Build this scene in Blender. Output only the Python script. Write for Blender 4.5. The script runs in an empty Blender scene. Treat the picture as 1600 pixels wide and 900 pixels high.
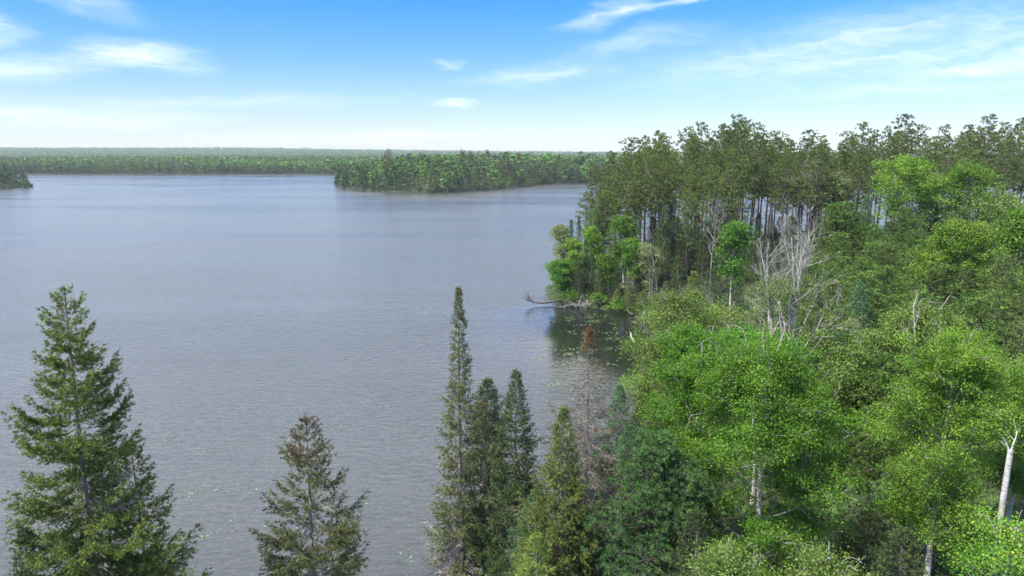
import bpy, math
import numpy as np
from mathutils import Vector

PI = math.pi
R = math.radians
sc = bpy.context.scene
COL = sc.collection

# ------------------------------------------------------------------ camera, light, exposure
CAM_H = 22.0
PITCH = R(10.84)
cam_d = bpy.data.cameras.new('camera')
cam = bpy.data.objects.new('camera', cam_d)
COL.objects.link(cam)
cam.location = (0, 0, CAM_H)
cam.rotation_euler = (PI / 2 - PITCH, 0, 0)
cam_d.sensor_width = 36.0
cam_d.lens = 36.0 * 1081 / 1600
cam_d.clip_start = 0.5
cam_d.clip_end = 20000
sc.camera = cam

SUN_EL, SUN_AZ = R(54), R(238)       # azimuth measured clockwise from +Y (the view direction)
sd = bpy.data.lights.new('sun', 'SUN')
sd.energy = 5.0  # W/m2, high summer sun through thin cirrus
sd.angle = R(1.0)
sd.color = (1.0, 0.95, 0.86)
sun = bpy.data.objects.new('sun', sd)
COL.objects.link(sun)
sdir = Vector((math.sin(SUN_AZ) * math.cos(SUN_EL), math.cos(SUN_AZ) * math.cos(SUN_EL), math.sin(SUN_EL)))
sun.rotation_euler = sdir.to_track_quat('Z', 'Y').to_euler()

world = bpy.data.worlds.new('World')
sc.world = world
world.use_nodes = True
wn, wl = world.node_tree.nodes, world.node_tree.links
wn.clear()


def wmath(op, a, b=None, c=None, clamp=False):
    n = wn.new('ShaderNodeMath')
    n.operation = op
    n.use_clamp = clamp
    for i, x in enumerate((a, b, c)):
        if x is None:
            continue
        if isinstance(x, (int, float)):
            n.inputs[i].default_value = x
        else:
            wl.new(x, n.inputs[i])
    return n.outputs[0]


def wmix(fac, a, b, mode='MIX'):
    n = wn.new('ShaderNodeMix')
    n.data_type = 'RGBA'
    n.blend_type = mode
    for s, x in ((0, fac), (6, a), (7, b)):
        if isinstance(x, (int, float)):
            n.inputs[s].default_value = x
        elif isinstance(x, tuple):
            n.inputs[s].default_value = (*x, 1)
        else:
            wl.new(x, n.inputs[s])
    return n.outputs[2]


def wrange(x, a, b, c=0.0, d=1.0, smooth=True):
    n = wn.new('ShaderNodeMapRange')
    n.interpolation_type = 'SMOOTHSTEP' if smooth else 'LINEAR'
    wl.new(x, n.inputs[0])
    for i, v in zip((1, 2, 3, 4), (a, b, c, d)):
        n.inputs[i].default_value = v
    return n.outputs[0]


def build_sky():
    sky = wn.new('ShaderNodeTexSky')
    sky.sky_type = 'NISHITA'
    sky.sun_disc = False
    sky.sun_elevation = SUN_EL
    sky.sun_rotation = SUN_AZ
    sky.altitude = 300
    sky.air_density = 1.0
    sky.dust_density = 0.6
    sky.ozone_density = 3.0
    tc = wn.new('ShaderNodeTexCoord')
    sep = wn.new('ShaderNodeSeparateXYZ')
    wl.new(tc.outputs['Generated'], sep.inputs[0])
    x, y, z = sep.outputs
    az = wmath('ARCTAN2', x, y)
    el = wmath('ARCSINE', z)
    comb = wn.new('ShaderNodeCombineXYZ')
    wl.new(az, comb.inputs[0])
    wl.new(el, comb.inputs[1])
    dn = wn.new('ShaderNodeTexNoise')
    dm = wn.new('ShaderNodeMapping')
    dm.inputs['Scale'].default_value = (7, 26, 1)
    dm.inputs['Rotation'].default_value = (0, 0, R(-7))
    wl.new(comb.outputs[0], dm.inputs[0])
    wl.new(dm.outputs[0], dn.inputs['Vector'])
    dn.inputs['Scale'].default_value = 1.0
    dn.inputs['Detail'].default_value = 5
    dn.inputs['Roughness'].default_value = .62
    sb = wn.new('ShaderNodeVectorMath')
    sb.operation = 'MULTIPLY_ADD'
    wl.new(dn.outputs['Color'], sb.inputs[0])
    sb.inputs[1].default_value = (.16, .035, 0)
    wl.new(comb.outputs[0], sb.inputs[2])
    sb2 = wn.new('ShaderNodeVectorMath')
    sb2.operation = 'SUBTRACT'
    wl.new(sb.outputs[0], sb2.inputs[0])
    sb2.inputs[1].default_value = (.08, .0175, 0)
    P = sb2.outputs[0]
    # deeper blue away from the horizon, as a polarised summer sky
    up = wrange(el, R(0.3), R(12.0), smooth=False)
    tint = wmix(up, (0.98, 0.97, 1.03), (0.20, 0.78, 1.66))
    base = wmix(1.0, sky.outputs[0], tint, 'MULTIPLY')

    def noise(scale, sx, sy, rot=0.0, detail=5, rough=0.55, seed=0.0):
        m = wn.new('ShaderNodeMapping')
        m.vector_type = 'TEXTURE'
        m.inputs['Scale'].default_value = (sx, sy, 1)
        m.inputs['Rotation'].default_value = (0, 0, rot)
        m.inputs['Location'].default_value = (seed, seed * .37, 0)
        wl.new(P, m.inputs[0])
        n = wn.new('ShaderNodeTexNoise')
        n.inputs['Scale'].default_value = scale
        n.inputs['Detail'].default_value = detail
        n.inputs['Roughness'].default_value = rough
        n.inputs['Distortion'].default_value = .3
        wl.new(m.outputs[0], n.inputs['Vector'])
        return n.outputs[0]

    # cirrus patches: (azimuth, elevation, half width, half height, tilt, strength) in degrees
    patches = [(-32.4, 10.9, 5.0, 1.3, -14, .95), (-37.5, 8.2, 3.6, 1.3, -14, .8), (-27.5, 6.9, 4.6, 1.2, -3, .85),
               (-37.5, 5.6, 8.5, 1.0, 3, .75), (7.6, 10.8, 3.6, .9, 14, .7), (17, 12.0, 9, .45, 7, .75),
               (26, 7.4, 17, 2.6, 4, .62), (37, 6.2, 8.0, .75, 5, 1.0), (38, 8.3, 2.8, .8, 8, 1.1), (31, 4.6, 12, .7, 2, .35),
               (-5.0, 7.2, 1.5, .28, 0, .5), (-4.5, 4.1, 2.6, .25, 0, .6), (2.0, 6.4, 7, .8, 6, .5), (10, 8.8, 6, 1.0, 10, .38),
               (-33, 2.6, 12, .8, 0, .45), (-12, 1.5, 14, .5, 1, .35), (-22, 4.0, 14, .6, 2, .25)]
    wisp = noise(1.0, .11, .016, R(6), 6, .6, 1.3)
    wispb = noise(1.0, .035, .009, R(-8), 5, .6, 3.1)
    ws = wrange(wmath('ADD', wmath('MULTIPLY', wisp, .6), wmath('MULTIPLY', wispb, .4)), .36, .64)
    total = None
    for (a, e, w, h, t, s) in patches:
        m = wn.new('ShaderNodeMapping')
        m.vector_type = 'TEXTURE'
        m.inputs['Location'].default_value = (R(a), R(e), 0)
        m.inputs['Rotation'].default_value = (0, 0, R(t))
        m.inputs['Scale'].default_value = (R(w), R(h), 1)
        wl.new(P, m.inputs[0])
        ln = wn.new('ShaderNodeVectorMath')
        ln.operation = 'LENGTH'
        wl.new(m.outputs[0], ln.inputs[0])
        f = wmath('MULTIPLY', wrange(ln.outputs['Value'], 1.35, 0.0), s)
        total = f if total is None else wmath('ADD', total, f)
    cirrus = wmath('MULTIPLY', total, wmath('ADD', wmath('MULTIPLY', ws, .62), .34), clamp=True)
    veil = wmath('MULTIPLY', wrange(el, R(8), R(0)), .16)
    cirrus = wmath('ADD', cirrus, veil, clamp=True)
    # high broken overcast above the frame
    hi = noise(1.0, .7, .35, 0, 4, .5, 7.0)
    over = wmath('MULTIPLY', wrange(el, R(12.0), R(17.5)), wrange(hi, .30, .62, .78, .98))
    # unseen cloud bank shaped to brighten the water, weakened overhead and behind
    over = wmath('MULTIPLY', over, wrange(y, -.25, .35, .22, 1.0))
    c1 = wmix(wmath('MULTIPLY', cirrus, .88), base, (8.6, 9.0, 9.7))
    bank = wmix(wrange(el, R(18), R(36)), (14.2, 14.1, 13.7), (9.6, 10.2, 11.2))
    c2 = wmix(over, c1, bank)
    bg = wn.new('ShaderNodeBackground')
    wl.new(c2, bg.inputs[0])
    bg.inputs[1].default_value = 0.093
    out = wn.new('ShaderNodeOutputWorld')
    wl.new(bg.outputs[0], out.inputs[0])


build_sky()
sc.view_settings.view_transform = 'Standard'
sc.view_settings.look = 'None'
sc.view_settings.exposure = 0.78
sc.view_settings.gamma = 1.0
sc.view_settings.use_curve_mapping = False
sc.cycles.use_denoising = True
sc.cycles.denoiser = 'OPENIMAGEDENOISE'
sc.cycles.denoising_input_passes = 'RGB_ALBEDO_NORMAL'
sc.cycles.denoising_prefilter = 'ACCURATE'
sc.cycles.max_bounces = 6
sc.cycles.diffuse_bounces = 3
sc.cycles.transmission_bounces = 4
sc.cycles.volume_bounces = 0
sc.cycles.transparent_max_bounces = 4
sc.cycles.use_adaptive_sampling = True
sc.cycles.adaptive_threshold = 0.02

# ------------------------------------------------------------------ materials


class NT:
    def __init__(self, name):
        self.m = bpy.data.materials.new(name)
        self.m.use_nodes = True
        self.n, self.l = self.m.node_tree.nodes, self.m.node_tree.links
        self.n.clear()
        self.out = self.n.new('ShaderNodeOutputMaterial')
        self.tc = self.n.new('ShaderNodeTexCoord')

    def set(self, node, **kw):
        for k, v in kw.items():
            s = node.inputs[k.replace('_', ' ')]
            if hasattr(v, 'is_linked') or hasattr(v, 'links'):
                self.l.new(v, s)
            else:
                s.default_value = v

    def mapping(self, scale=(1, 1, 1), src='Object', rot=(0, 0, 0)):
        m = self.n.new('ShaderNodeMapping')
        m.inputs['Scale'].default_value = scale
        m.inputs['Rotation'].default_value = rot
        self.l.new(self.tc.outputs[src] if isinstance(src, str) else src, m.inputs[0])
        return m.outputs[0]

    def noise(self, scale, detail=3, rough=.5, vec=None, dist=0.0):
        n = self.n.new('ShaderNodeTexNoise')
        n.inputs['Scale'].default_value = scale
        n.inputs['Detail'].default_value = detail
        n.inputs['Roughness'].default_value = rough
        n.inputs['Distortion'].default_value = dist
        self.l.new(vec if vec is not None else self.tc.outputs['Object'], n.inputs['Vector'])
        return n.outputs[0]

    def ramp(self, fac, stops):
        r = self.n.new('ShaderNodeValToRGB')
        e = r.color_ramp.elements
        while len(e) < len(stops):
            e.new(.5)
        for q, (p, c) in zip(e, stops):
            q.position = p
            q.color = (*c, 1) if len(c) == 3 else c
        self.l.new(fac, r.inputs[0])
        return r.outputs[0]

    def mix(self, fac, a, b, mode='MIX'):
        n = self.n.new('ShaderNodeMix')
        n.data_type = 'RGBA'
        n.blend_type = mode
        for s, x in ((0, fac), (6, a), (7, b)):
            if isinstance(x, (int, float)):
                n.inputs[s].default_value = x
            elif isinstance(x, tuple):
                n.inputs[s].default_value = (*x, 1)
            else:
                self.l.new(x, n.inputs[s])
        return n.outputs[2]

    def math(self, op, a, b=0.0, clamp=False):
        n = self.n.new('ShaderNodeMath')
        n.operation = op
        n.use_clamp = clamp
        for i, x in enumerate((a, b)):
            if isinstance(x, (int, float)):
                n.inputs[i].default_value = x
            else:
                self.l.new(x, n.inputs[i])
        return n.outputs[0]


def leaf_mat(name, dark, mid, light, transl=.35, scale=.9, rough=.55, hue_var=.018, spec=.25, var=.8):
    """foliage: clump-sized and leaf-sized variation of hue, plus a shift per tree"""
    t = NT(name)
    big = t.noise(scale, 2)
    geo = t.n.new('ShaderNodeNewGeometry')
    isl = geo.outputs['Random Per Island']
    f = t.math('ADD', t.math('MULTIPLY', big, .8), t.math('MULTIPLY', isl, var))
    f = t.math('SUBTRACT', f, var * .5 - .1)
    col = t.ramp(f, [(.22, dark), (.5, mid), (.82, light)])
    oi = t.n.new('ShaderNodeObjectInfo')
    hsv = t.n.new('ShaderNodeHueSaturation')
    t.l.new(col, hsv.inputs['Color'])
    t.l.new(t.math('ADD', t.math('MULTIPLY', oi.outputs['Random'], hue_var), .5 - hue_var / 2), hsv.inputs['Hue'])
    r2 = t.math('FRACT', t.math('MULTIPLY', oi.outputs['Random'], 7.31))
    t.l.new(t.math('ADD', t.math('MULTIPLY', r2, .4), .8), hsv.inputs['Value'])
    col = hsv.outputs[0]
    p = t.n.new('ShaderNodeBsdfPrincipled')
    t.set(p, Base_Color=col, Roughness=rough)
    p.inputs['Specular IOR Level'].default_value = spec
    tr = t.n.new('ShaderNodeBsdfTranslucent')
    t.l.new(t.mix(1.0, col, (1.25, 1.2, .6), 'MULTIPLY'), tr.inputs[0])
    mx = t.n.new('ShaderNodeMixShader')
    mx.inputs[0].default_value = transl
    t.l.new(p.outputs[0], mx.inputs[1])
    t.l.new(tr.outputs[0], mx.inputs[2])
    t.l.new(mx.outputs[0], t.out.inputs[0])
    return t.m


def bark_mat(name, a, b, scale=(6, 6, 1.5), rough=.9, mark=None):
    t = NT(name)
    v = t.mapping(scale)
    n = t.noise(1.0, 5, .65, v)
    col = t.ramp(n, [(.32, a), (.68, b)])
    if mark:
        v2 = t.mapping((4, 4, 22))
        n2 = t.noise(1.0, 3, .6, v2)
        m = t.ramp(n2, [(.56, (0, 0, 0)), (.64, (1, 1, 1))])
        col = t.mix(m, col, mark)
    p = t.n.new('ShaderNodeBsdfPrincipled')
    t.set(p, Base_Color=col, Roughness=rough)
    bmp = t.n.new('ShaderNodeBump')
    bmp.inputs['Strength'].default_value = .6
    bmp.inputs['Distance'].default_value = .03
    t.l.new(n, bmp.inputs['Height'])
    t.l.new(bmp.outputs[0], p.inputs['Normal'])
    t.l.new(p.outputs[0], t.out.inputs[0])
    return t.m


M = {}
M['spruce'] = leaf_mat('spruce_needles', (.028, .065, .025), (.08, .14, .032), (.25, .29, .06), .22, 1.3)
M['spruce_tip'] = leaf_mat('fresh_spruce_tips', (.10, .15, .03), (.21, .27, .05), (.36, .40, .10), .25, 1.3)
M['olive_tip'] = leaf_mat('olive_spruce_tips', (.10, .12, .045), (.18, .20, .07), (.29, .30, .12), .2, 1.3)
M['fir_tip'] = leaf_mat('pale_fir_tips', (.07, .14, .06), (.13, .23, .09), (.22, .33, .15), .2, 1.3)
M['spruce_bright'] = leaf_mat('young_spruce_needles', (.04, .09, .025), (.11, .19, .035), (.28, .34, .06), .25, 1.3)
M['spruce_dark'] = leaf_mat('dark_spruce_needles', (.022, .045, .025), (.048, .085, .034), (.10, .14, .045), .18, 1.5)
M['spruce_olive'] = leaf_mat('olive_spruce_needles', (.035, .05, .022), (.085, .11, .04), (.21, .22, .08), .2, 1.5)
M['spire'] = leaf_mat('spire_spruce_needles', (.03, .045, .025), (.07, .095, .04), (.17, .19, .075), .18, 1.2)
M['fir_blue'] = leaf_mat('bluish_fir_needles', (.03, .08, .04), (.06, .145, .062), (.13, .24, .10), .2, 1.5)
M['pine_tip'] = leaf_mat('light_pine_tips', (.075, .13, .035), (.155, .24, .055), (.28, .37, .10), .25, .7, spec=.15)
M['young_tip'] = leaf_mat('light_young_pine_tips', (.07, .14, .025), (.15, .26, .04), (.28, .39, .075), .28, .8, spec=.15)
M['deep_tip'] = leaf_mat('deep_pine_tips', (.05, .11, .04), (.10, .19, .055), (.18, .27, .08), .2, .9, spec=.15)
M['pine'] = leaf_mat('pine_needles', (.03, .058, .017), (.085, .135, .032), (.19, .25, .06), .2, .7, spec=.15)
M['pine_young'] = leaf_mat('young_pine_needles', (.018, .055, .014), (.055, .125, .024), (.14, .25, .045), .25, .8, spec=.15)
M['pine_deep'] = leaf_mat('deep_green_pine_needles', (.02, .06, .025), (.05, .12, .035), (.10, .19, .05), .2, .9, spec=.15)
M['birch'] = leaf_mat('birch_leaves', (.035, .095, .010), (.085, .215, .020), (.22, .38, .05), .36, .8, var=.4, spec=.16, rough=.5)
M['birch_light'] = leaf_mat('light_birch_leaves', (.05, .12, .014), (.135, .27, .028), (.29, .43, .07), .36, .8, var=.4, spec=.16, rough=.5)
M['birch_pale'] = leaf_mat('pale_birch_leaves', (.05, .10, .025), (.13, .21, .045), (.29, .37, .10), .4, .9, var=.4, spec=.16, rough=.5)
M['yellow_leaf'] = leaf_mat('yellow_green_leaves', (.04, .13, .015), (.12, .27, .028), (.34, .43, .06), .3, .5, var=.4, spec=.16, rough=.5)
M['bright_leaf'] = leaf_mat('bright_green_leaves', (.035, .10, .015), (.09, .21, .025), (.20, .34, .06), .42, .7, var=.4, spec=.16, rough=.5)
M['grey_leaf'] = leaf_mat('greyish_sparse_leaves', (.12, .15, .07), (.20, .25, .10), (.30, .34, .15), .35, 1.0, var=.4, spec=.16, rough=.5)
M['undergrowth'] = leaf_mat('undergrowth_leaves', (.02, .05, .012), (.05, .11, .02), (.10, .18, .035), .3, .3)
M['cone'] = leaf_mat('cone_brown', (.06, .042, .028), (.11, .075, .045), (.17, .12, .07), .1, 3)
M['rust'] = leaf_mat('rusty_dead_needles', (.11, .06, .03), (.19, .115, .05), (.32, .23, .09), .15, 2)
M['twig_grey'] = leaf_mat('grey_dead_twigs', (.13, .115, .10), (.25, .23, .205), (.40, .37, .34), .0, 2)
M['twig_warm'] = leaf_mat('warm_grey_twigs', (.085, .08, .062), (.165, .155, .125), (.27, .26, .215), .0, 2)
M['bark_spruce'] = bark_mat('spruce_bark', (.12, .10, .085), (.30, .27, .24))
M['bark_pine'] = bark_mat('pine_bark', (.085, .06, .05), (.21, .155, .13))
M['bark_birch'] = bark_mat('birch_bark', (.30, .27, .235), (.56, .54, .50), (3, 3, 2), .8, (.06, .05, .045))
M['bark_dead'] = bark_mat('bleached_dead_wood', (.22, .205, .18), (.47, .445, .40), (5, 5, 1))
M['bark_grey'] = bark_mat('grey_bark', (.13, .12, .10), (.32, .30, .27))
M['wet_log'] = bark_mat('wet_log_bark', (.05, .04, .035), (.15, .12, .10))
FAR = dict(
    far_dark=((.022, .05, .026), (.04, .08, .034), (.07, .12, .045)),
    far_mid=((.022, .06, .02), (.045, .105, .026), (.09, .165, .04)),
    far_light=((.04, .11, .016), (.085, .19, .026), (.15, .28, .045)),
    far_yellow=((.05, .085, .02), (.095, .145, .03), (.16, .21, .045)),
    far_grey=((.10, .10, .075), (.17, .165, .125), (.25, .25, .19)),
    far_brown=((.045, .055, .03), (.09, .10, .045), (.15, .155, .07)))
for k, (a, b, c) in FAR.items():
    M[k] = leaf_mat(k + '_foliage', a, b, c, .2, .25)


def ground_material():
    t = NT('forest_floor')
    n1 = t.noise(.25, 5, .6)
    n2 = t.noise(2.2, 4, .6)
    f = t.math('ADD', t.math('MULTIPLY', n1, .6), t.math('MULTIPLY', n2, .4))
    col = t.ramp(f, [(.33, (.018, .028, .010)), (.5, (.035, .05, .016)), (.64, (.07, .06, .035)), (.75, (.10, .085, .055))])
    p = t.n.new('ShaderNodeBsdfPrincipled')
    t.set(p, Base_Color=col, Roughness=.95)
    b = t.n.new('ShaderNodeBump')
    b.inputs['Strength'].default_value = .8
    b.inputs['Distance'].default_value = .2
    t.l.new(n2, b.inputs['Height'])
    t.l.new(b.outputs[0], p.inputs['Normal'])
    t.l.new(p.outputs[0], t.out.inputs[0])
    return t.m


def water_material():
    t = NT('lake_water')
    geo = t.n.new('ShaderNodeNewGeometry')
    pos = geo.outputs['Position']
    v1 = t.mapping((.50, 1.25, 1), pos, (0, 0, R(8)))
    v2 = t.mapping((.9, 2.4, 1), pos, (0, 0, R(-14)))
    v3 = t.mapping((.10, .32, 1), pos, (0, 0, R(4)))
    vp = t.mapping((.006, .024, 1), pos, (0, 0, R(5)))
    a = t.noise(1.7, 3, .55, v1, .5)
    b = t.noise(2.6, 2, .5, v2, .3)
    c = t.noise(1.0, 2, .5, v3)
    h = t.math('ADD', t.math('ADD', t.math('MULTIPLY', a, .25), t.math('MULTIPLY', b, .06)), t.math('MULTIPLY', c, .16))
    # wind patches on the open lake; the bay behind the point lies sheltered
    patch = t.ramp(t.noise(1.0, 4, .6, vp, .5), [(.38, (.55,) * 3), (.58, (1,) * 3)])
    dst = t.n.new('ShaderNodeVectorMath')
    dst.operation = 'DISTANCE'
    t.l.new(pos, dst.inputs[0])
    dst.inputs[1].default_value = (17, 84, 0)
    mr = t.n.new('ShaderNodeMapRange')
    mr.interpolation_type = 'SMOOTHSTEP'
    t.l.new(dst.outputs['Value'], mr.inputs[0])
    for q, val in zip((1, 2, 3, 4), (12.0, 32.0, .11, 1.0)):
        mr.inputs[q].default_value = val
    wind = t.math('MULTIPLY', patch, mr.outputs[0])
    bmp = t.n.new('ShaderNodeBump')
    t.l.new(t.math('MULTIPLY', wind, .62), bmp.inputs['Strength'])
    bmp.inputs['Distance'].default_value = 1.0
    t.l.new(h, bmp.inputs['Height'])
    p = t.n.new('ShaderNodeBsdfPrincipled')
    body = t.mix(mr.outputs[0], (.010, .011, .008), (.044, .049, .050))  # reflection tone put into the colour: darkened in the bay, lighter on open lake
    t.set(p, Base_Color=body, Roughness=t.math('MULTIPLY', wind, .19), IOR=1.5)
    t.l.new(bmp.outputs[0], p.inputs['Normal'])
    t.l.new(p.outputs[0], t.out.inputs[0])
    return t.m


# ------------------------------------------------------------------ mesh helpers


class Mesh:
    """collects vertices and faces as arrays, then links them as one mesh object"""

    def __init__(self):
        self.V, self.F, self.MI, self.n = [], [], [], 0

    def add(self, V, F, mi=0):
        V = np.asarray(V, float)
        F = np.asarray(F, int)
        self.V.append(V)
        self.F.append(F + self.n)
        self.MI.append(np.full(len(F), mi, int))
        self.n += len(V)

    def tube(self, P, r, sides=6, mi=0, cap=True):
        P = np.asarray(P, float)
        r = np.broadcast_to(np.asarray(r, float), (len(P),))
        T = np.gradient(P, axis=0)
        T /= np.linalg.norm(T, axis=1)[:, None] + 1e-9
        ref = np.array([0, 0, 1.0]) if abs(T[:, 2]).mean() < .8 else np.array([1.0, 0, 0])
        A = np.cross(T, ref)
        A /= np.linalg.norm(A, axis=1)[:, None] + 1e-9
        B = np.cross(T, A)
        th = np.arange(sides) * 2 * PI / sides
        V = P[:, None, :] + r[:, None, None] * (np.cos(th)[None, :, None] * A[:, None, :] + np.sin(th)[None, :, None] * B[:, None, :])
        k = len(P)
        i = np.arange(k - 1)[:, None] * sides
        j = np.arange(sides)[None, :]
        jn = (j + 1) % sides
        F = np.stack([i + j, i + jn, i + sides + jn, i + sides + j], -1).reshape(-1, 4)
        self.add(V.reshape(-1, 3), F, mi)

    def blades(self, P, D, L, W, rng, mi=0):
        """thin pointed faces: needles and twigs"""
        n = len(P)
        if n == 0:
            return
        S = np.cross(D, rng.normal(size=(n, 3)))
        S /= np.linalg.norm(S, axis=1)[:, None] + 1e-9
        L = np.broadcast_to(L, (n,))[:, None]
        W = np.broadcast_to(W, (n,))[:, None]
        V = np.stack([P - S * W * .3, P + D * L * .45 - S * W * .5, P + D * L, P + D * L * .45 + S * W * .5], 1).reshape(-1, 3)
        F = np.arange(n * 4).reshape(-1, 4)
        self.add(V, F, mi)

    def leaves(self, P, N, size, rng, mi=0, aspect=.72):
        n = len(P)
        if n == 0:
            return
        D = np.cross(N, rng.normal(size=(n, 3)))
        D /= np.linalg.norm(D, axis=1)[:, None] + 1e-9
        S = np.cross(N, D)
        S /= np.linalg.norm(S, axis=1)[:, None] + 1e-9
        s = (size * rng.uniform(.5, 1.3, n))[:, None]
        V = np.stack([P - D * s * .5, P + S * s * aspect * .5, P + D * s * .55 + N * s * .05, P - S * s * aspect * .5], 1).reshape(-1, 3)
        self.add(V, np.arange(n * 4).reshape(-1, 4), mi)

    def data(self, name, mats, smooth=False):
        me = bpy.data.meshes.new(name)
        V = np.concatenate(self.V) if self.V else np.zeros((0, 3))
        tot = sum(f.size for f in self.F)
        nf = sum(len(f) for f in self.F)
        me.vertices.add(len(V))
        me.vertices.foreach_set('co', V.astype(np.float32).ravel())
        me.loops.add(tot)
        me.loops.foreach_set('vertex_index', np.concatenate([f.ravel() for f in self.F]).astype(np.int32))
        me.polygons.add(nf)
        cnt = np.concatenate([np.full(len(f), f.shape[1]) for f in self.F])
        st = np.concatenate([[0], np.cumsum(cnt)[:-1]])
        me.polygons.foreach_set('loop_start', st.astype(np.int32))
        me.polygons.foreach_set('material_index', np.concatenate(self.MI).astype(np.int32))
        if smooth:
            me.polygons.foreach_set('use_smooth', np.ones(nf, bool))
        for m in mats:
            me.materials.append(m)
        me.update(calc_edges=True)
        return me

    def build(self, name, mats, parent=None, smooth=False):
        if not isinstance(mats, (list, tuple)):
            mats = [mats]
        o = bpy.data.objects.new(name, self.data(name, mats, smooth))
        COL.objects.link(o)
        if parent:
            o.parent = parent
        return o


def norm(a):
    return a / (np.linalg.norm(a, axis=-1, keepdims=True) + 1e-9)


# ------------------------------------------------------------------ the terrain
MAIN = [(-900, -700), (-900, 18), (-60, 22), (-24, 25.5), (-10, 27.5), (-4, 30), (0, 34), (4.5, 39), (8, 46), (10.5, 55), (13, 68), (16, 80),
        (19, 88), (20.5, 93), (17.5, 96.5), (12, 98.5), (7.2, 101.5), (5.6, 106), (6.0, 114), (9, 124), (13, 137), (17, 150), (26, 163),
        (42, 172), (62, 176), (82, 184), (110, 196), (160, 206), (260, 222), (420, 240), (900, 260), (900, -700)]
ISLAND = [(-146, 585), (-130, 520), (-112, 476), (-92, 446), (-72, 424), (-52, 417), (-38, 424), (-16, 452), (2, 485), (16, 520), (24, 548), (60, 572),
          (110, 580), (300, 590), (900, 600), (900, 790), (300, 780), (60, 740), (-60, 700), (-120, 650)]
POINT = [(-336, 488), (-350, 474), (-420, 462), (-900, 450), (-900, 640), (-520, 610), (-370, 530)]
FARL = [(-7000, 800), (-900, 822), (-640, 838), (-420, 846), (-330, 838), (-250, 850), (-190, 835), (-150, 812), (-128, 800), (-118, 815), (-60, 870),
        (60, 900), (400, 900), (7000, 900), (7000, 9000), (-7000, 9000)]


def sdf(x, y, poly):
    """signed distance, positive inside"""
    p = np.array(poly, float)
    q = np.roll(p, -1, 0)
    x, y = np.asarray(x, float), np.asarray(y, float)
    best = np.full(x.shape, 1e18)
    ins = np.zeros(x.shape, bool)
    for (ax, ay), (bx, by) in zip(p, q):
        dx, dy = bx - ax, by - ay
        t = np.clip(((x - ax) * dx + (y - ay) * dy) / (dx * dx + dy * dy), 0, 1)
        d = (x - ax - t * dx) ** 2 + (y - ay - t * dy) ** 2
        best = np.minimum(best, d)
        if ay != by:
            ins ^= ((ay > y) != (by > y)) & (x < dx * (y - ay) / (by - ay) + ax)
    d = np.sqrt(best)
    return np.where(ins, d, -d)


def wob(x, y, s, k=0.0):
    return (np.sin(x / s + 1.3 + k) * np.cos(y / s * 1.17 + .4 + k) + .5 * np.sin(x / s * 2.3 + y / s * 1.9 + k) + .3 * np.sin(x / s * 4.1 - y / s * 3.7 + 2 * k)) / 1.8


def sstep(a, b, t):
    u = np.clip((t - a) / (b - a), 0, 1)
    return u * u * (3 - 2 * u)


def ground(x, y):
    x, y = np.asarray(x, float), np.asarray(y, float)
    z = np.full(np.broadcast(x, y).shape, -2.5)
    jit = wob(x, y, 3.1) * .7
    d = sdf(x, y, MAIN) + jit
    m = np.clip(d * .35, -2.5, 1.2) + 3.8 * sstep(2, 34, d) + .5 * wob(x, y, 9.0) * sstep(2, 10, d)
    z = np.maximum(z, m)
    d = sdf(x, y, ISLAND) + jit * 1.2
    z = np.maximum(z, np.clip(d * .6, -2.5, 1.2) + 9.0 * sstep(2, 60, d) - 4.0 * sstep(60, 300, x))
    d = sdf(x, y, POINT) + jit * 3
    z = np.maximum(z, np.clip(d * .3, -2.5, 1.2) + 3.0 * sstep(4, 60, d))
    d = sdf(x, y, FARL) + jit * 4
    far = np.clip(d * .3, -2.5, 1.2) + 4.0 * sstep(10, 200, d)
    hill = sstep(1500, 4300, y) * (18 + 30 * sstep(1500, -2600, x) + 5 * wob(x, y, 520.0)) + 3 * wob(x, y, 160.0, 2) * sstep(1000, 1800, y)
    far = far + np.where(d > 0, hill * sstep(0, 300, d), 0)
    return np.maximum(z, far)


def axis(stops):
    """a grid line set: (value, step) pairs with the step interpolated in between"""
    out = [stops[0][0]]
    while out[-1] < stops[-1][0]:
        v = out[-1]
        for (a, sa), (b, sb) in zip(stops, stops[1:]):
            if a <= v < b:
                out.append(v + sa + (sb - sa) * (v - a) / (b - a))
                break
        else:
            break
    return np.array(out)


def grid_sheet(xs, ys, zf):
    X, Y = np.meshgrid(xs, ys)
    Z = zf(X, Y)
    V = np.stack([X, Y, Z], -1).reshape(-1, 3)
    nx, ny = len(xs), len(ys)
    i = np.arange(ny - 1)[:, None] * nx
    j = np.arange(nx - 1)[None, :]
    F = np.stack([i + j, i + j + 1, i + nx + j + 1, i + nx + j], -1).reshape(-1, 4)
    return V, F


g = Mesh()
gx = axis([(-6500, 300), (-1500, 60), (-500, 14), (-150, 6), (-40, 1.5), (120, 1.5), (260, 8), (800, 40), (1500, 90), (6500, 300)])
gy = axis([(-650, 60), (-20, 6), (10, 1.3), (210, 1.5), (300, 8), (420, 7), (620, 8), (880, 8), (1300, 30), (6000, 200)])
g.add(*grid_sheet(gx, gy, ground))
gnd = g.build('ground', ground_material(), smooth=True)
gnd['kind'] = 'structure'
w = Mesh()
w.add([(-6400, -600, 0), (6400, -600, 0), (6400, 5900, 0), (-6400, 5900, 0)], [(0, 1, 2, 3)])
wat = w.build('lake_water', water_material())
wat['kind'] = 'structure'

# ------------------------------------------------------------------ survey: bearing of a tree top seen from the viewpoint and its distance give its place
F_PX = 1081.0
CP, SP = math.cos(PITCH), math.sin(PITCH)


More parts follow.
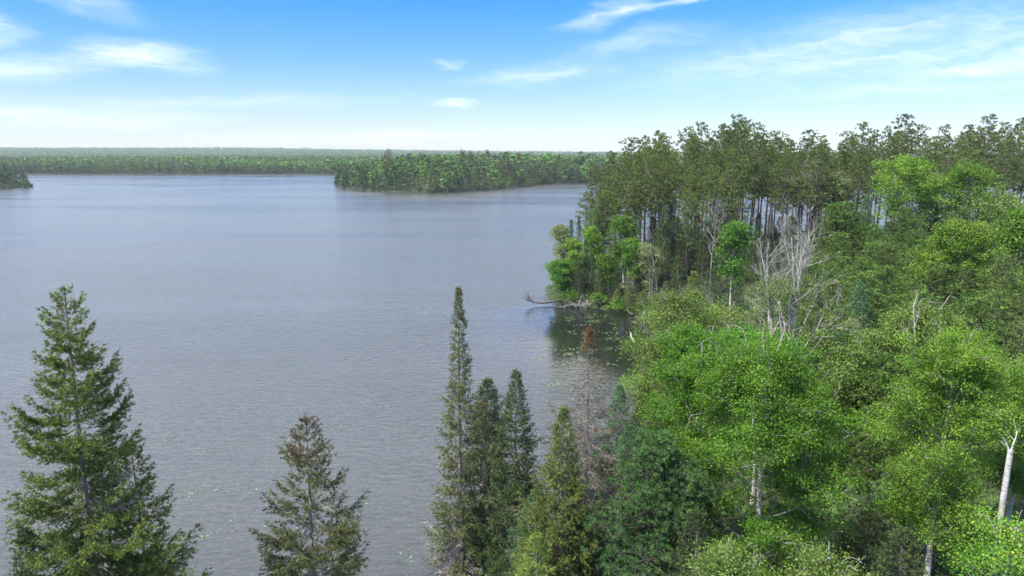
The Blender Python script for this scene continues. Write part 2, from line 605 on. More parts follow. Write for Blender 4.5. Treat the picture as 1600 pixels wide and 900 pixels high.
def survey(u, v, dist):
    """where on the map (x, y) and how high (z) a tree top stands that is seen at bearing u, v and at distance dist"""
    a, b = (u - 800) / F_PX, (450 - v) / F_PX
    t = dist / (CP + b * SP)
    return a * t, dist, CAM_H + t * (-SP + b * CP)


# ------------------------------------------------------------------ tree builders; each returns parts {name: (mesh data)}


def trunk_line(rng, H, k=10, wobble=.02, lean=(0, 0)):
    t = np.linspace(0, 1, k)
    P = np.zeros((k, 3))
    P[:, 2] = t * H
    a = rng.uniform(0, 2 * PI, 2)
    P[:, 0] = lean[0] * H * t ** 1.4 + wobble * H * np.sin(t * 3.1 + a[0]) * t * .6
    P[:, 1] = lean[1] * H * t ** 1.4 + wobble * H * np.sin(t * 2.7 + a[1]) * t * .6
    P[:, :2] -= P[0, :2]
    return P


def at_line(P, z):
    return np.array([np.interp(z, P[:, 2], P[:, 0]), np.interp(z, P[:, 2], P[:, 1]), z])


def conifer(rng, H, rmax, cb=.08, power=.8, whorls=60, per=5, nl=.07, nw=.014, dens=60, rise=.5, droop=.5, irregular=.25, tw=1.0,
            trunk_r=None, dead_below=0.0, dead_frac=0.0, top_frac=0.0, lean=(0, 0), sides=7, mats=('spruce', 'twig_grey', 'cone'), gap=0.0, twig_step=.22, bark='bark_spruce', shoot=.15, q_bunch=1.0, bare_in=.22, green_left=0.0, tips=.35):
    """spruce or fir: whorled boughs with side twigs, every twig clad in needles"""
    tipm = {'spruce': 'spruce_tip', 'spruce_bright': 'spruce_tip', 'spruce_olive': 'olive_tip', 'spire': 'olive_tip', 'spruce_dark': 'spruce', 'fir_blue': 'fir_tip', 'rust': 'rust'}
    mats = tuple(mats) + (tipm[mats[0]],)
    TP = trunk_line(rng, H, 12, .008, lean)
    trunk_r = trunk_r or H * .011
    wood, fol = Mesh(), Mesh()
    wood.tube(TP, np.linspace(trunk_r, .012, len(TP)) * (1 + .5 * np.exp(-np.linspace(0, 1, len(TP)) * 14)), sides)
    nb = whorls * per
    # one side of the crown may be thinner
    lob = rng.uniform(0, 2 * PI, 3)
    segs = []          # (start, dir, length, kind)
    for i in range(nb):
        t = ((i + rng.uniform(-.4, .4)) / nb)
        t = min(max(t, 0), .995)
        tt = 1 - (1 - t) ** 1.0
        z = H * (cb + (1 - cb) * tt)
        az = i * 2.39996 + rng.uniform(-.5, .5)
        z = z - (z % (H * (1 - cb) / whorls)) * .6 * (q_bunch)
        q = (1 - tt)
        L = rmax * (q ** power) * (1 + irregular * rng.normal() * .7 + irregular * .6 * math.sin(az * 2 + lob[0] + z * 1.3)) + .05
        L = max(L, .07)
        if gap and rng.random() < gap and q > .1:
            continue
        elev = rise * (1 - q) ** 2 - droop * q * .7 + rng.normal() * .12
        k = 6
        s = np.linspace(0, 1, k)
        d = np.array([math.cos(az), math.sin(az), 0])
        B = at_line(TP, z) + d * (s * L)[:, None]
        B[:, 2] += L * (math.tan(elev) * s - .30 * droop * np.sin(s * PI) + droop * .35 * (s ** 3)) + rng.normal() * .02 * L
        side = np.array([-d[1], d[0], 0])
        B += side * (rng.normal() * .12 * L * s ** 2)[:, None]
        wood.tube(B, np.linspace(max(.008, min(trunk_r * .22, L * .010)), .004, k), 3)
        kind = 0
        if z < dead_below * H or rng.random() < dead_frac:
            kind = 1
        if tt > 1 - top_frac:
            kind = 2
        # bough itself + side twigs
        ntw = max(2, int(L / twig_step))
        for m in range(ntw):
            f = .12 + .88 * (m + rng.uniform(.2, .8)) / ntw
            p = np.array([np.interp(f, s, B[:, c]) for c in range(3)])
            fw = norm(B[-1] - B[0])
            sg = 1 if m % 2 else -1
            l2 = tw * min(.05 + .62 * L * math.sin(PI * min(1, .12 + f * .86)) * .55, .62) * rng.uniform(.6, 1.2)
            dd = norm(fw * rng.uniform(.55, .95) + side * sg * rng.uniform(.35, .8) + np.array([0, 0, rng.uniform(-.22, .08)]))
            if f < bare_in and kind == 0 and L > .7:
                if rng.random() < .5:
                    segs.append((p, dd, l2 * .6, 1, f))
                continue
            kd = kind if not (kind == 1 and rng.random() < green_left * f) else 0
            segs.append((p, dd, l2, kd, f))
            if rng.random() < .3:
                segs.append((p, norm(fw + side * rng.normal() * .3 + np.array([0, 0, rng.uniform(-.6, .2)])), l2 * .6, kind, f))
        segs.append((B[-2], norm(B[-1] - B[-2] + np.array([0, 0, .02])), L / (k - 1) * 1.05, kind, 1.0))
        segs.append((B[-3], norm(B[-2] - B[-3]), L / (k - 1), kind, .7))
    # leader
    segs.append((TP[-1] - np.array([0, 0, min(.5, H * .04)]), np.array([0, 0, 1.0]), min(.5, H * .04) + .12, 2 if top_frac else 0, 1.0))
    SP_, SD, SL, SK, SF = (np.array([x[i] for x in segs]) for i in range(5))
    for kind in range(3):
        m = SK == kind
        if not m.any():
            continue
        p, d, l, ff = SP_[m], SD[m], SL[m], SF[m]
        if kind == 1:        # bare grey twigs with finer twiglets
            fol.blades(p, d, l, nw * 1.0, rng, 1)
            n = np.maximum((l * dens * .22).astype(int), 1)
            idx = np.repeat(np.arange(len(p)), n)
            st = p[idx] + d[idx] * (rng.random(len(idx)) * l[idx])[:, None]
            dd = norm(d[idx] + rng.normal(size=(len(idx), 3)) * .7)
            fol.blades(st, dd, nl * rng.uniform(.8, 2.2, len(idx)), nw * .7, rng, 1)
            continue
        # short shoots on every twig, each a little brush of needles
        n = np.maximum((l / shoot * 2.2).astype(int), 2)
        idx = np.repeat(np.arange(len(p)), n)
        q0 = p[idx] + d[idx] * (rng.random(len(idx)) * l[idx])[:, None]
        qd = norm(d[idx] * .9 + rng.normal(size=(len(idx), 3)) * .42 + np.array([0, 0, .10]))
        ql = shoot * rng.uniform(.6, 1.3, len(idx))
        kk = np.where(rng.random(len(idx)) < tips * (.25 + .75 * ff[idx]), 3, 0)
        if kind == 2:
            kk[rng.random(len(idx)) < .6] = 2
        k2 = max(3, int(dens * shoot))
        id2 = np.repeat(np.arange(len(q0)), k2)
        st = q0[id2] + qd[id2] * (rng.random(len(id2)) * ql[id2])[:, None]
        dd = norm(qd[id2] * 1.0 + norm(rng.normal(size=(len(id2), 3))) * 1.0)
        ln = nl * rng.uniform(.7, 1.3, len(id2))
        for c in (0, 2, 3):
            mm = kk[id2] == c
            fol.blades(st[mm], dd[mm], ln[mm], nw, rng, c)
    return dict(trunk=wood.data('trunk', [M[bark]]), crown=fol.data('crown', [M[x] for x in mats]))


def pine(rng, H, rmax, cb=.55, nb=70, tufts=7, blades=15, nl=.34, nw=.07, power=.55, up=.35, mats=('pine', 'twig_warm'), trunk_r=None, stubs=14,
         lean=(0, 0), bark='bark_pine', spread=.5, shape='round', inner=.5):
    """pine: bare lower trunk, boughs that end in star-like needle tufts"""
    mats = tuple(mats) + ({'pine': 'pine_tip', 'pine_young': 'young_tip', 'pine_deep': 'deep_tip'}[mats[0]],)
    if H > 16:
        lean = (lean[0] + rng.normal() * .018, lean[1] + rng.normal() * .018)
    TP = trunk_line(rng, H, 12, .016, lean)
    trunk_r = trunk_r or H * .0085 + .03
    wood, fol = Mesh(), Mesh()
    wood.tube(TP, np.linspace(trunk_r, .03, len(TP)) * (1 + .35 * np.exp(-np.linspace(0, 1, len(TP)) * 14)), 8)
    C, CD = [], []
    lob = rng.uniform(0, 2 * PI, 3)
    for i in range(nb):
        t = (i + rng.uniform(-.5, .5)) / nb
        t = min(max(t, 0), .99)
        z = H * (cb + (1 - cb) * t)
        az = i * 2.39996 + rng.uniform(-.6, .6)
        if shape == 'round':
            pr = (1 - t) ** power * (.55 + .45 * min(1, t / .22))
        else:
            pr = (1 - t) ** power
        L = rmax * pr * (.82 + .3 * math.sin(az * 2 + lob[0] + z * .9) + rng.normal() * .17) + .25
        L = max(L, .3)
        el = up * (.2 + .9 * t) + rng.normal() * .12
        s = np.linspace(0, 1, 5)
        d = np.array([math.cos(az), math.sin(az), 0])
        side = np.array([-d[1], d[0], 0])
        B = at_line(TP, z) + d * (s * L)[:, None]
        B[:, 2] += L * (math.tan(el) * s * .6 + .35 * up * s ** 2)
        B += side * (rng.normal() * .12 * L * s ** 2)[:, None]
        wood.tube(B, np.linspace(min(.06, .012 + L * .014), .012, 5), 3)
        n = max(2, int(tufts * (L / rmax + .3)))
        f = rng.uniform(1 - inner, 1.0, n) ** .8
        p = np.stack([np.interp(f, s, B[:, c]) for c in range(3)], -1)
        off = rng.normal(size=(n, 3)) * np.array([1, 1, .45]) * (spread * (.25 + .35 * L / 2.5))
        off[:, 2] += .12
        for a, b in zip(p, off):
            if rng.random() < .5:
                wood.tube(np.stack([a, a + b * .55 + (0, 0, -.03), a + b]), (.014, .010, .006), 3)
        C.append(p + off)
        CD.append(norm(d + np.array([0, 0, .9]) + rng.normal(size=(n, 3)) * .35))
    C.append(TP[-1:] + np.array([[0, 0, .05]]))
    CD.append(np.array([[0, 0, 1.0]]))
    C, CD = np.concatenate(C), np.concatenate(CD)
    idx = np.repeat(np.arange(len(C)), blades)
    dd = norm(CD[idx] * .75 + norm(rng.normal(size=(len(idx), 3))))
    st = C[idx] + rng.normal(size=(len(idx), 3)) * nl * .18
    ln = nl * rng.uniform(.7, 1.25, len(idx))
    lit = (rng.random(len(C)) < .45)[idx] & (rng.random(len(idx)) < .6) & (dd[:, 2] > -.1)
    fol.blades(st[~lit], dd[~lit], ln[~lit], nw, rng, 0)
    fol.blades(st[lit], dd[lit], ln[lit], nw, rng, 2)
    # dead stubs below the crown
    P, D, Ls = [], [], []
    for i in range(stubs):
        z = H * rng.uniform(max(.15, cb - .38), cb + .12)
        az = rng.uniform(0, 2 * PI)
        L = rmax * rng.uniform(.15, .65)
        d = norm(np.array([math.cos(az), math.sin(az), rng.uniform(-.35, .15)]))
        o = at_line(TP, z)
        wood.tube(np.stack([o, o + d * L * .5, o + d * L + (0, 0, -.05 * L)]), (.03, .02, .008), 3)
        for j in range(9):
            P.append(o + d * L * rng.uniform(.3, 1))
            D.append(norm(d + rng.normal(size=3) * .7))
            Ls.append(rng.uniform(.2, .7))
    if P:
        fol.blades(np.array(P), np.array(D), np.array(Ls), .02 if H < 16 else .035, rng, 1)
    return dict(trunk=wood.data('trunk', [M[bark]]), crown=fol.data('crown', [M[x] for x in mats]))


def broadleaf(rng, H, r, cb=.25, limbs=16, lobes=34, clumps=10, leaves=60, size=.09, clump_r=.38, lobe_r=1.0, mat='birch', bark='bark_birch',
              lean=(0, 0), trunk_r=None, stems=1, top=.35, bare=0, bare_len=1.6, squash=.8, dead_twigs=0, elev=1.0, power=.75):
    """birch, aspen or maple: stem(s), limbs, twigs to every clump, and separate leaves"""
    wood, fol, dead = Mesh(), Mesh(), Mesh()
    trunk_r = trunk_r or H * .010 + .03
    R2 = np.random.default_rng(int(H * 1000) % 997)
    lines = []
    for sidx in range(stems):
        ln = (lean[0] + (rng.normal() * .10 if stems > 1 else 0), lean[1] + (rng.normal() * .10 if stems > 1 else 0))
        TP = trunk_line(rng, H * (.97 if sidx == 0 else rng.uniform(.75, .92)), 12, .035, ln)
        TP[:, :2] += rng.normal(size=2) * .15 * (stems > 1)
        wood.tube(TP, np.linspace(trunk_r, .02, 12) * (1 + .3 * np.exp(-np.linspace(0, 1, 12) * 14)), 8)
        lines.append(TP)
    LP = []
    for i in range(limbs):
        TP = lines[i % stems]
        hh = TP[-1, 2]
        t = (i + rng.uniform(0, 1)) / limbs
        z = hh * (cb + (.94 - cb) * t * .97)
        az = i * 2.39996 + rng.uniform(-.5, .5)
        env = r * math.sin(PI * min(.97, (.22 + .70 * t))) ** power
        L = env * rng.uniform(.75, 1.1)
        el = elev * (R(38) + R(28) * t) + rng.normal() * .1
        s = np.linspace(0, 1, 6)
        d = np.array([math.cos(az), math.sin(az), 0])
        side = np.array([-d[1], d[0], 0])
        o = at_line(TP, z)
        B = o + d * (s ** .85 * L)[:, None]
        B[:, 2] += np.minimum(L * math.tan(el) * s, H * 1.01 - z) + .0
        B += side * (rng.normal() * .18 * L * s ** 1.5)[:, None] + rng.normal(size=(6, 3)) * .03 * L * s[:, None]
        wood.tube(B, np.linspace(trunk_r * .24 * (1 - .4 * t), .008, 6), 5, 0 if i % 4 == 0 else 1)
        LP.append(B)
    allp = np.concatenate([b[2:] for b in LP] + [l[-4:] for l in lines])
    # lobes: around the limb ends and through the envelope
    K = []
    for i in range(lobes):
        t = rng.random() ** .9
        az = rng.uniform(0, 2 * PI)
        TP = lines[rng.integers(stems)]
        z = H * (cb + (1.0 - cb) * t)
        rr = r * math.sin(PI * min(.96, .2 + .74 * t)) ** power * (.8 + .25 * math.sin(3 * az + i)) * rng.random() ** .4
        c = at_line(TP, min(z, TP[-1, 2]))
        c = np.array([c[0] + rr * math.cos(az), c[1] + rr * math.sin(az), min(z, H - top * .4) - top * .5])
        K.append(c)
    for b in LP:
        K.append(b[-1])
        K.append(b[-3] + (0, 0, .2))
    K = np.array(K)
    CC = []
    for c in K:
        u = norm(rng.normal(size=(clumps, 3)))
        u[:, 2] = np.abs(u[:, 2]) * 1.0 - .25
        rad = lobe_r * rng.uniform(.7, 1.2)
        ax = at_line(lines[0], min(c[2], lines[0][-1, 2]))
        rho = math.hypot(c[0] - ax[0], c[1] - ax[1]) / r
        th = math.atan2(c[1] - ax[1], c[0] - ax[0])
        ragged = .55 + .45 * math.sin(3 * th + H * 5) + .35 * math.sin(5 * th + H * 11)
        c[2] = min(c[2], H - rad * .5 - r * max(0, ragged) * min(rho, 1.2) * 1.1 - .25 * r * rho * rng.random())
        cc = c + u * rad * np.array([1, 1, squash]) * (rng.random((clumps, 1)) ** .4)
        cc = cc[cc[:, 2] < H]
        cc = cc + rng.normal(size=cc.shape) * .14
        CC.append(cc)
        near = allp[np.argmin(((allp - c) ** 2).sum(1))]
        mid = (near + c) / 2 + (0, 0, -.08)
        wood.tube(np.stack([near, mid, c]), (.028, .018, .010), 4, 1)
        for q in cc[:: 3]:
            wood.tube(np.stack([c, (c + q) / 2 + (0, 0, .03), q]), (.009, .006, .004), 3, 1)
    CC = np.concatenate(CC)
    CC = CC[CC[:, 2] < H]
    idx = np.repeat(np.arange(len(CC)), leaves)
    n = len(idx)
    off = rng.normal(size=(n, 3)) * np.array([1, 1, .62]) * clump_r * .62
    P = CC[idx] + off
    N = norm(off / clump_r * .6 + rng.normal(size=(n, 3)) * .8 + np.array([0, 0, .35]))
    fol.leaves(P, N, size, rng)
    out = dict(trunk=wood.data('trunk', [M[bark], M['bark_grey']]), crown=fol.data('crown', [M[mat]]))
    # bare forked branches that stick out of the crown
    if bare:
        for i in range(bare):
            c = K[rng.integers(len(K))]
            if bare > 3:
                c = K[np.argsort(K[:, 2])[-int(len(K) * .6):]][rng.integers(int(len(K) * .6))]
            branch(dead, rng, c, norm(np.array([rng.normal() * .5, rng.normal() * .5, 1.0])), bare_len * rng.uniform(.6, 1.3), .035, 3)
        out['dead_branches'] = dead.data('dead_branches', [M['bark_dead']])
    return out


def branch(mesh, rng, o, d, L, r, depth, sides=4, curl=.25, mi=0, kids=(3, 6)):
    """a forked bare branch"""
    k = 5
    P = [np.array(o, float)]
    dd = np.array(d, float)
    for i in range(k - 1):
        dd = norm(dd + rng.normal(size=3) * curl * .5 + np.array([0, 0, .04]))
        P.append(P[-1] + dd * L / (k - 1))
    P = np.array(P)
    mesh.tube(P, np.linspace(r, max(.004, r * .3), k), sides, mi)
    if depth <= 0:
        return
    for j in range(rng.integers(*kids)):
        f = rng.uniform(.25, .95)
        q = np.array([np.interp(f * (k - 1), np.arange(k), P[:, c]) for c in range(3)])
        nd = norm(dd + rng.normal(size=3) * .5 + np.array([0, 0, .12]))
        branch(mesh, rng, q, nd, L * rng.uniform(.35, .6), max(.005, r * (1 - .6 * f) * .6), depth - 1, 3, curl, mi, kids)


def dead_tree(rng, H, r, cb=.35, limbs=9, depth=3, lean=(0, 0), trunk_r=.14, mat='bark_dead', top_len=2.2, tip=.16, leafy=0, size=.1, leafmat='grey_leaf', elev=.9):
    wood, br, fol = Mesh(), Mesh(), Mesh()
    TP = trunk_line(rng, H * .96, 12, .05, lean)
    wood.tube(TP, np.linspace(trunk_r, trunk_r * tip, 12), 8)
    for i in range(limbs):
        t = (i + rng.random()) / limbs
        z = TP[-1, 2] * (cb + (1 - cb) * t * .98)
        az = i * 2.4 + rng.uniform(-.5, .5)
        d = norm(np.array([math.cos(az) * elev, math.sin(az) * elev, .75 + .5 * t]))
        L = min(r * (1.15 - .5 * t) / max(.3, elev), (H - z) * 1.0 + .3, r * 2.0) * rng.uniform(.7, 1.05)
        branch(br, rng, at_line(TP, z), d, L, trunk_r * .5 * (1 - .6 * t), depth, 5, .16)
    out = dict(trunk=wood.data('trunk', [M[mat]]), branches=br.data('branches', [M[mat]]))
    if leafy:
        V = np.concatenate(br.V)
        V = V[V[:, 2] < H * .82]
        c = V[rng.integers(0, len(V), leafy)]
        idx = np.repeat(np.arange(leafy), 16)
        off = rng.normal(size=(len(idx), 3)) * .17
        fol.leaves(c[idx] + off, norm(off + rng.normal(size=off.shape) * .2 + np.array([0, 0, .15])), size, rng)
        out['leaves'] = fol.data('leaves', [M[leafmat]])
    return out


def bush(rng, H, r, mat, size=.08, n=40, leaves=60, bark='bark_grey', pale=False):
    wood, fol = Mesh(), Mesh()
    C = []
    for i in range(n):
        az = rng.uniform(0, 2 * PI)
        rr = r * rng.random() ** .6
        h = H * (1 - .55 * (rr / r) ** 2) * rng.uniform(.55, 1)
        c = np.array([rr * math.cos(az), rr * math.sin(az), h])
        wood.tube(np.stack([c * (.15, .15, 0), c * (.55, .55, .55), c]), (.03, .018, .006), 4)
        C.append(c)
    C = np.array(C)
    idx = np.repeat(np.arange(n), leaves)
    off = rng.normal(size=(len(idx), 3)) * np.array([.3, .3, .26]) * min(1, r * .6)
    fol.leaves(C[idx] + off, norm(off + rng.normal(size=off.shape) * .3 + np.array([0, 0, .3])), size, rng)
    return dict(stems=wood.data('stems', [M[bark]]), foliage=fol.data('foliage', [M[mat]]))


# far trees: one mesh of a few dozen faces per tree


def far_tree(rng, kind, n=110, s=1.0):
    """unit-height tree of foliage tufts for trees hundreds of metres away"""
    m = Mesh()
    if kind == 'spruce':
        m.tube([(0, 0, 0), (0, 0, .5), (0, 0, .98)], (.016, .011, .003), 4, 1)
        t = rng.random(n) ** .85
        rr = .17 * (1 - t) ** .8 * rng.uniform(.35, 1.1, n) + .006
        az = rng.uniform(0, 2 * PI, n)
        P = np.stack([rr * np.cos(az) * .4, rr * np.sin(az) * .4, .08 + .90 * t], -1)
        D = norm(np.stack([np.cos(az), np.sin(az), -.35 + .9 * t ** 2], -1))
        m.blades(P, D, rr * .9 + .03, .045 * s, rng)
    elif kind == 'pine':
        m.tube([(0, 0, 0), (.005, 0, .5), (0, 0, .97)], (.014, .010, .004), 4, 1)
        t = rng.random(n)
        k = rng.integers(0, 14, n)
        ct = np.linspace(.55, .95, 14)
        ca = rng.uniform(0, 2 * PI, 14)
        cr = .15 * (1 - ((ct - .6) / .42) ** 2 * .75) * rng.uniform(.4, 1.1, 14)
        C = np.stack([cr * np.cos(ca), cr * np.sin(ca), ct], -1)
        P = C[k] + rng.normal(size=(n, 3)) * .03
        D = norm(rng.normal(size=(n, 3)) + (0, 0, .6))
        m.blades(P, D, .06, .035 * s, rng)
    else:
        m.tube([(0, 0, 0), (.006, 0, .4), (0, 0, .8)], (.016, .012, .004), 4, 1)
        k = rng.integers(0, 16, n)
        ct = rng.uniform(.25, .9, 16)
        ca = rng.uniform(0, 2 * PI, 16)
        w = .24 if kind == 'round' else .16
        cr = w * np.sqrt(np.clip(1 - ((ct - .55) / .45) ** 2, 0.05, 1)) * rng.uniform(.3, 1.0, 16)
        C = np.stack([cr * np.cos(ca), cr * np.sin(ca), ct], -1)
        off = rng.normal(size=(n, 3)) * np.array([.055, .055, .045])
        P = C[k] + off
        P[:, 2] = np.minimum(P[:, 2], 1)
        m.leaves(P, norm(off * 12 + rng.normal(size=(n, 3)) * .6 + (0, 0, .7)), .085 * s, rng)
    return m


# ------------------------------------------------------------------ placing


def thing(name, label, cat, loc, group=None, parts=None, scale=(1, 1, 1), rotz=0.0):
    r = bpy.data.objects.new(name, None)
    r.empty_display_size = .5
    COL.objects.link(r)
    r.location = loc
    r.scale = scale
    r.rotation_euler = (0, 0, rotz)
    r['label'], r['category'] = label, cat
    if group:
        r['group'] = group
    for pn, me in (parts or {}).items():
        o = bpy.data.objects.new(pn, me)
        COL.objects.link(o)
        o.parent = r
    return r


def plant(name, label, u, v, dist, maker, cat='tree', group=None, base_sink=.15, **kw):
    """a tree built to its own height, standing on the ground where its top was surveyed"""
    x, y, z = survey(u, v, dist)
    lean = kw.get('lean', (0, 0))
    gz = float(ground(x, y))
    gz = max(gz, -.3)
    H = z - gz + base_sink
    x0, y0 = x - lean[0] * H, y - lean[1] * H
    seed = int(u * 7 + v * 13 + dist * 3) % 99991
    parts = maker(np.random.default_rng(seed), H, **kw)
    return thing(name, label, cat, (x0, y0, gz - base_sink), group, parts)


PROTO = {}


def stamp(name, label, u, v, dist, key, cat='tree', group=None, wide=1.0, rot=None, rng=np.random.default_rng(5)):
    """a copy of a prototype tree (meshes shared), scaled to its surveyed height"""
    x, y, z = survey(u, v, dist)
    gz = max(float(ground(x, y)), -.3) - .15
    H = z - gz
    h0, variants = PROTO[key]
    parts = variants[rng.integers(len(variants))]
    s = H / h0
    w = s ** .5 * wide
    return thing(name, label, cat, (x, y, gz), group, parts, (w, w, s), rng.uniform(0, 2 * PI) if rot is None else rot)


def proto(key, h0, n, fn, **kw):
    PROTO[key] = (h0, [fn(np.random.default_rng(abs(hash(key)) % 1 + 100 * i + len(key) * 17 + int(h0 * 10)), h0, **kw) for i in range(n)])


#SECTION-NEAR
# ---- foreground conifers on the near bank
plant('spruce_tree', 'big green spruce with ragged boughs, standing over the open lake on the left', 93, 452, 21.0, conifer, rmax=2.95, cb=.12, power=.64,
      whorls=56, per=5, nl=.06, nw=.016, dens=165, irregular=.27, gap=.05, dead_below=.2, dead_frac=.05, trunk_r=.17, mats=('spruce', 'twig_grey', 'cone'), rise=.5, droop=.75, twig_step=.085, shoot=.12, bare_in=.16)
plant('spruce_tree', 'shorter bright green spruce tucked against the right side of the big ragged spruce', 205, 690, 22.5, conifer, rmax=1.8, cb=.12, power=.62,
      whorls=36, per=5, nl=.06, nw=.016, dens=165, irregular=.34, gap=.08, dead_frac=.03, mats=('spruce_bright', 'twig_grey', 'cone'), droop=.75, twig_step=.085, shoot=.12, bare_in=.3)
plant('spruce_tree', 'small dark spindly spruce top at the left foot of the big ragged spruce', 32, 820, 20.5, conifer, rmax=.95, cb=.25, power=.6,
      whorls=34, per=5, nl=.05, nw=.018, dens=120, irregular=.3, mats=('spruce_dark', 'twig_grey', 'cone'), twig_step=.09, shoot=.10, bare_in=.0)
plant('spruce_tree', 'open olive spruce with a cone-brown top, alone in front of the lake', 478, 650, 23.5, conifer, rmax=3.1, cb=.12, power=.76,
      whorls=44, per=5, nl=.055, nw=.015, dens=160, irregular=.34, gap=.2, dead_below=.2, dead_frac=.06, top_frac=.17, mats=('spruce_olive', 'twig_grey', 'cone'), droop=.7, twig_step=.085, shoot=.11, trunk_r=.13, bare_in=.3, tips=.3)
plant('spruce_tree', 'tallest of the slender spire spruces, grey-green and needle thin at the tip', 716, 448, 34.0, conifer, rmax=1.85, cb=.06, power=1.0,
      whorls=95, per=5, nl=.075, nw=.024, dens=75, irregular=.25, dead_below=.12, dead_frac=.16, mats=('spire', 'twig_grey', 'cone'), droop=.8, rise=.1, twig_step=.13, shoot=.13, bare_in=.25, tips=.45)
plant('spruce_tree', 'olive-green spruce leaning into the right side of the tallest spire', 750, 625, 36.0, conifer, rmax=1.45, cb=.05, power=.75,
      whorls=60, per=5, nl=.075, nw=.024, dens=75, irregular=.3, dead_frac=.10, mats=('spruce_olive', 'twig_grey', 'cone'), droop=.8, rise=.1, twig_step=.14, shoot=.14)
plant('spruce_tree', 'short-topped dark spruce seen between two taller spires', 762, 594, 42.0, conifer, rmax=1.7, cb=.3, power=.75,
      whorls=50, per=5, nl=.09, nw=.03, dens=60, irregular=.3, dead_below=.5, mats=('spruce_dark', 'twig_warm', 'cone'), droop=.6, twig_step=.16, shoot=.16, tips=.2)
plant('spruce_tree', 'dark green spire spruce, dense and pointed, right of the tallest spire', 805, 580, 33.0, conifer, rmax=1.95, cb=.05, power=.72,
      whorls=72, per=5, nl=.07, nw=.023, dens=85, irregular=.28, dead_frac=.06, mats=('spruce_dark', 'twig_grey', 'cone'), droop=.85, rise=.1, twig_step=.12, shoot=.13, tips=.4)
plant('spruce_tree', 'yellow-tipped green spire spruce nearest the grey dead one', 879, 637, 28.0, conifer, rmax=2.3, cb=.05, power=.85,
      whorls=75, per=5, nl=.065, nw=.021, dens=95, irregular=.28, dead_frac=.03, mats=('spruce', 'twig_grey', 'cone'), droop=.85, rise=.1, twig_step=.11, shoot=.12, tips=.5)
plant('dead_spruce', 'dead grey spruce skeleton with a rust orange top', 922, 512, 31.0, conifer, rmax=3.1, cb=.10, power=.95,
      whorls=75, per=5, nl=.10, nw=.020, dens=125, irregular=.4, dead_frac=1.0, top_frac=.075, mats=('rust', 'twig_warm', 'rust'), droop=.35, rise=.1, twig_step=.14, shoot=.10, trunk_r=.15, green_left=.09)
plant('spruce_tree', 'low pale green fir filling the gap left of the dead spruce', 838, 770, 30.0, conifer, rmax=1.6, cb=.1, power=.8,
      whorls=44, per=5, nl=.07, nw=.023, dens=85, mats=('fir_blue', 'twig_grey', 'cone'), droop=.6, twig_step=.13)
for (u, v, d, rm, mt, lb) in [
        (968, 603, 44, 1.7, 'fir_blue', 'bluish green fir rising behind the dead spruce, tallest of the young firs there'),
        (1003, 632, 47, 1.6, 'spruce_dark', 'dark young fir squeezed beside the bluish fir and the birch leaves'),
        (985, 668, 40, 1.5, 'fir_blue', 'small bluish fir just above the wide dark pine'),
        (1020, 655, 41, 1.5, 'spruce_dark', 'dim small fir in the shade of the big birch'),
        (945, 700, 38, 1.5, 'spruce', 'green fir low behind the dead spruce boughs')]:
    plant('fir_tree', lb, u, v, d, conifer, rmax=rm, cb=.05, power=.8, whorls=42, per=5, nl=.09, nw=.028, dens=65, mats=(mt, 'twig_grey', 'cone'), droop=.4, twig_step=.15)
plant('pine_tree', 'wide soft dark green pine at the foot of the big birch', 1032, 688, 27.0, pine, rmax=3.3, cb=.1, nb=170, tufts=26, blades=36, nl=.14, nw=.024, power=.62, bark='wet_log',
      mats=('pine_deep', 'twig_grey'), shape='cone', up=.35, inner=.75, spread=.7, stubs=4)
plant('spruce_tree', 'low bright spruce at the foot of the yellow-tipped spire', 838, 838, 25.5, conifer, rmax=1.7, cb=.1, power=.7,
      whorls=36, per=5, nl=.08, nw=.02, dens=80, mats=('spruce_bright', 'twig_grey', 'cone'), droop=.5)

# ---- foreground broadleaved trees on the right
plant('birch_tree', 'big full birch with glossy green leaves, the widest crown in front', 1205, 525, 27.5, broadleaf, r=3.5, cb=0.2, limbs=24, lobes=112, clumps=28, leaves=30, size=0.082,
      clump_r=0.26, lobe_r=0.82, mat='birch', bark='bark_birch', trunk_r=.17, power=.55)
plant('birch_tree', 'lighter leafy birch standing at the left shoulder of the big full birch', 1085, 505, 32.0, broadleaf, r=1.9, cb=0.28, limbs=20, lobes=56, clumps=26, leaves=28, size=0.084,
      clump_r=0.26, lobe_r=0.78, mat='birch', bark='bark_birch', trunk_r=.13, power=.6)
plant('birch_tree', 'yellowish green birch with a leaning bare white top beside it', 1496, 518, 28.0, broadleaf, r=2.3, cb=0.17, limbs=22, lobes=84, clumps=27, leaves=28, size=0.082,
      clump_r=0.26, lobe_r=0.78, mat='birch_light', bark='bark_birch', trunk_r=.14, power=.6)
plant('birch_tree', 'bright birch cut by the right edge, behind the thick white trunk', 1612, 560, 31.0, broadleaf, r=1.7, cb=.3, limbs=16, lobes=40, clumps=24, leaves=28, size=0.085,
      clump_r=0.26, lobe_r=0.75, mat='birch_light', bark='bark_birch', trunk_r=.12)
plant('birch_tree', 'pale sparse birch reaching up left of the half dead white birch', 1065, 455, 47.0, broadleaf, r=2.4, cb=.4, limbs=18, lobes=30, clumps=9, leaves=18, size=.14,
      clump_r=.5, lobe_r=1.0, mat='birch_pale', bark='bark_birch')
plant('birch_tree', 'thin pale birch with grey bare twigs over the dark bay', 1112, 468, 50.0, broadleaf, r=2.2, cb=.4, limbs=16, lobes=26, clumps=9, leaves=16, size=.15,
      clump_r=.5, lobe_r=1.0, mat='birch_pale', bark='bark_birch')
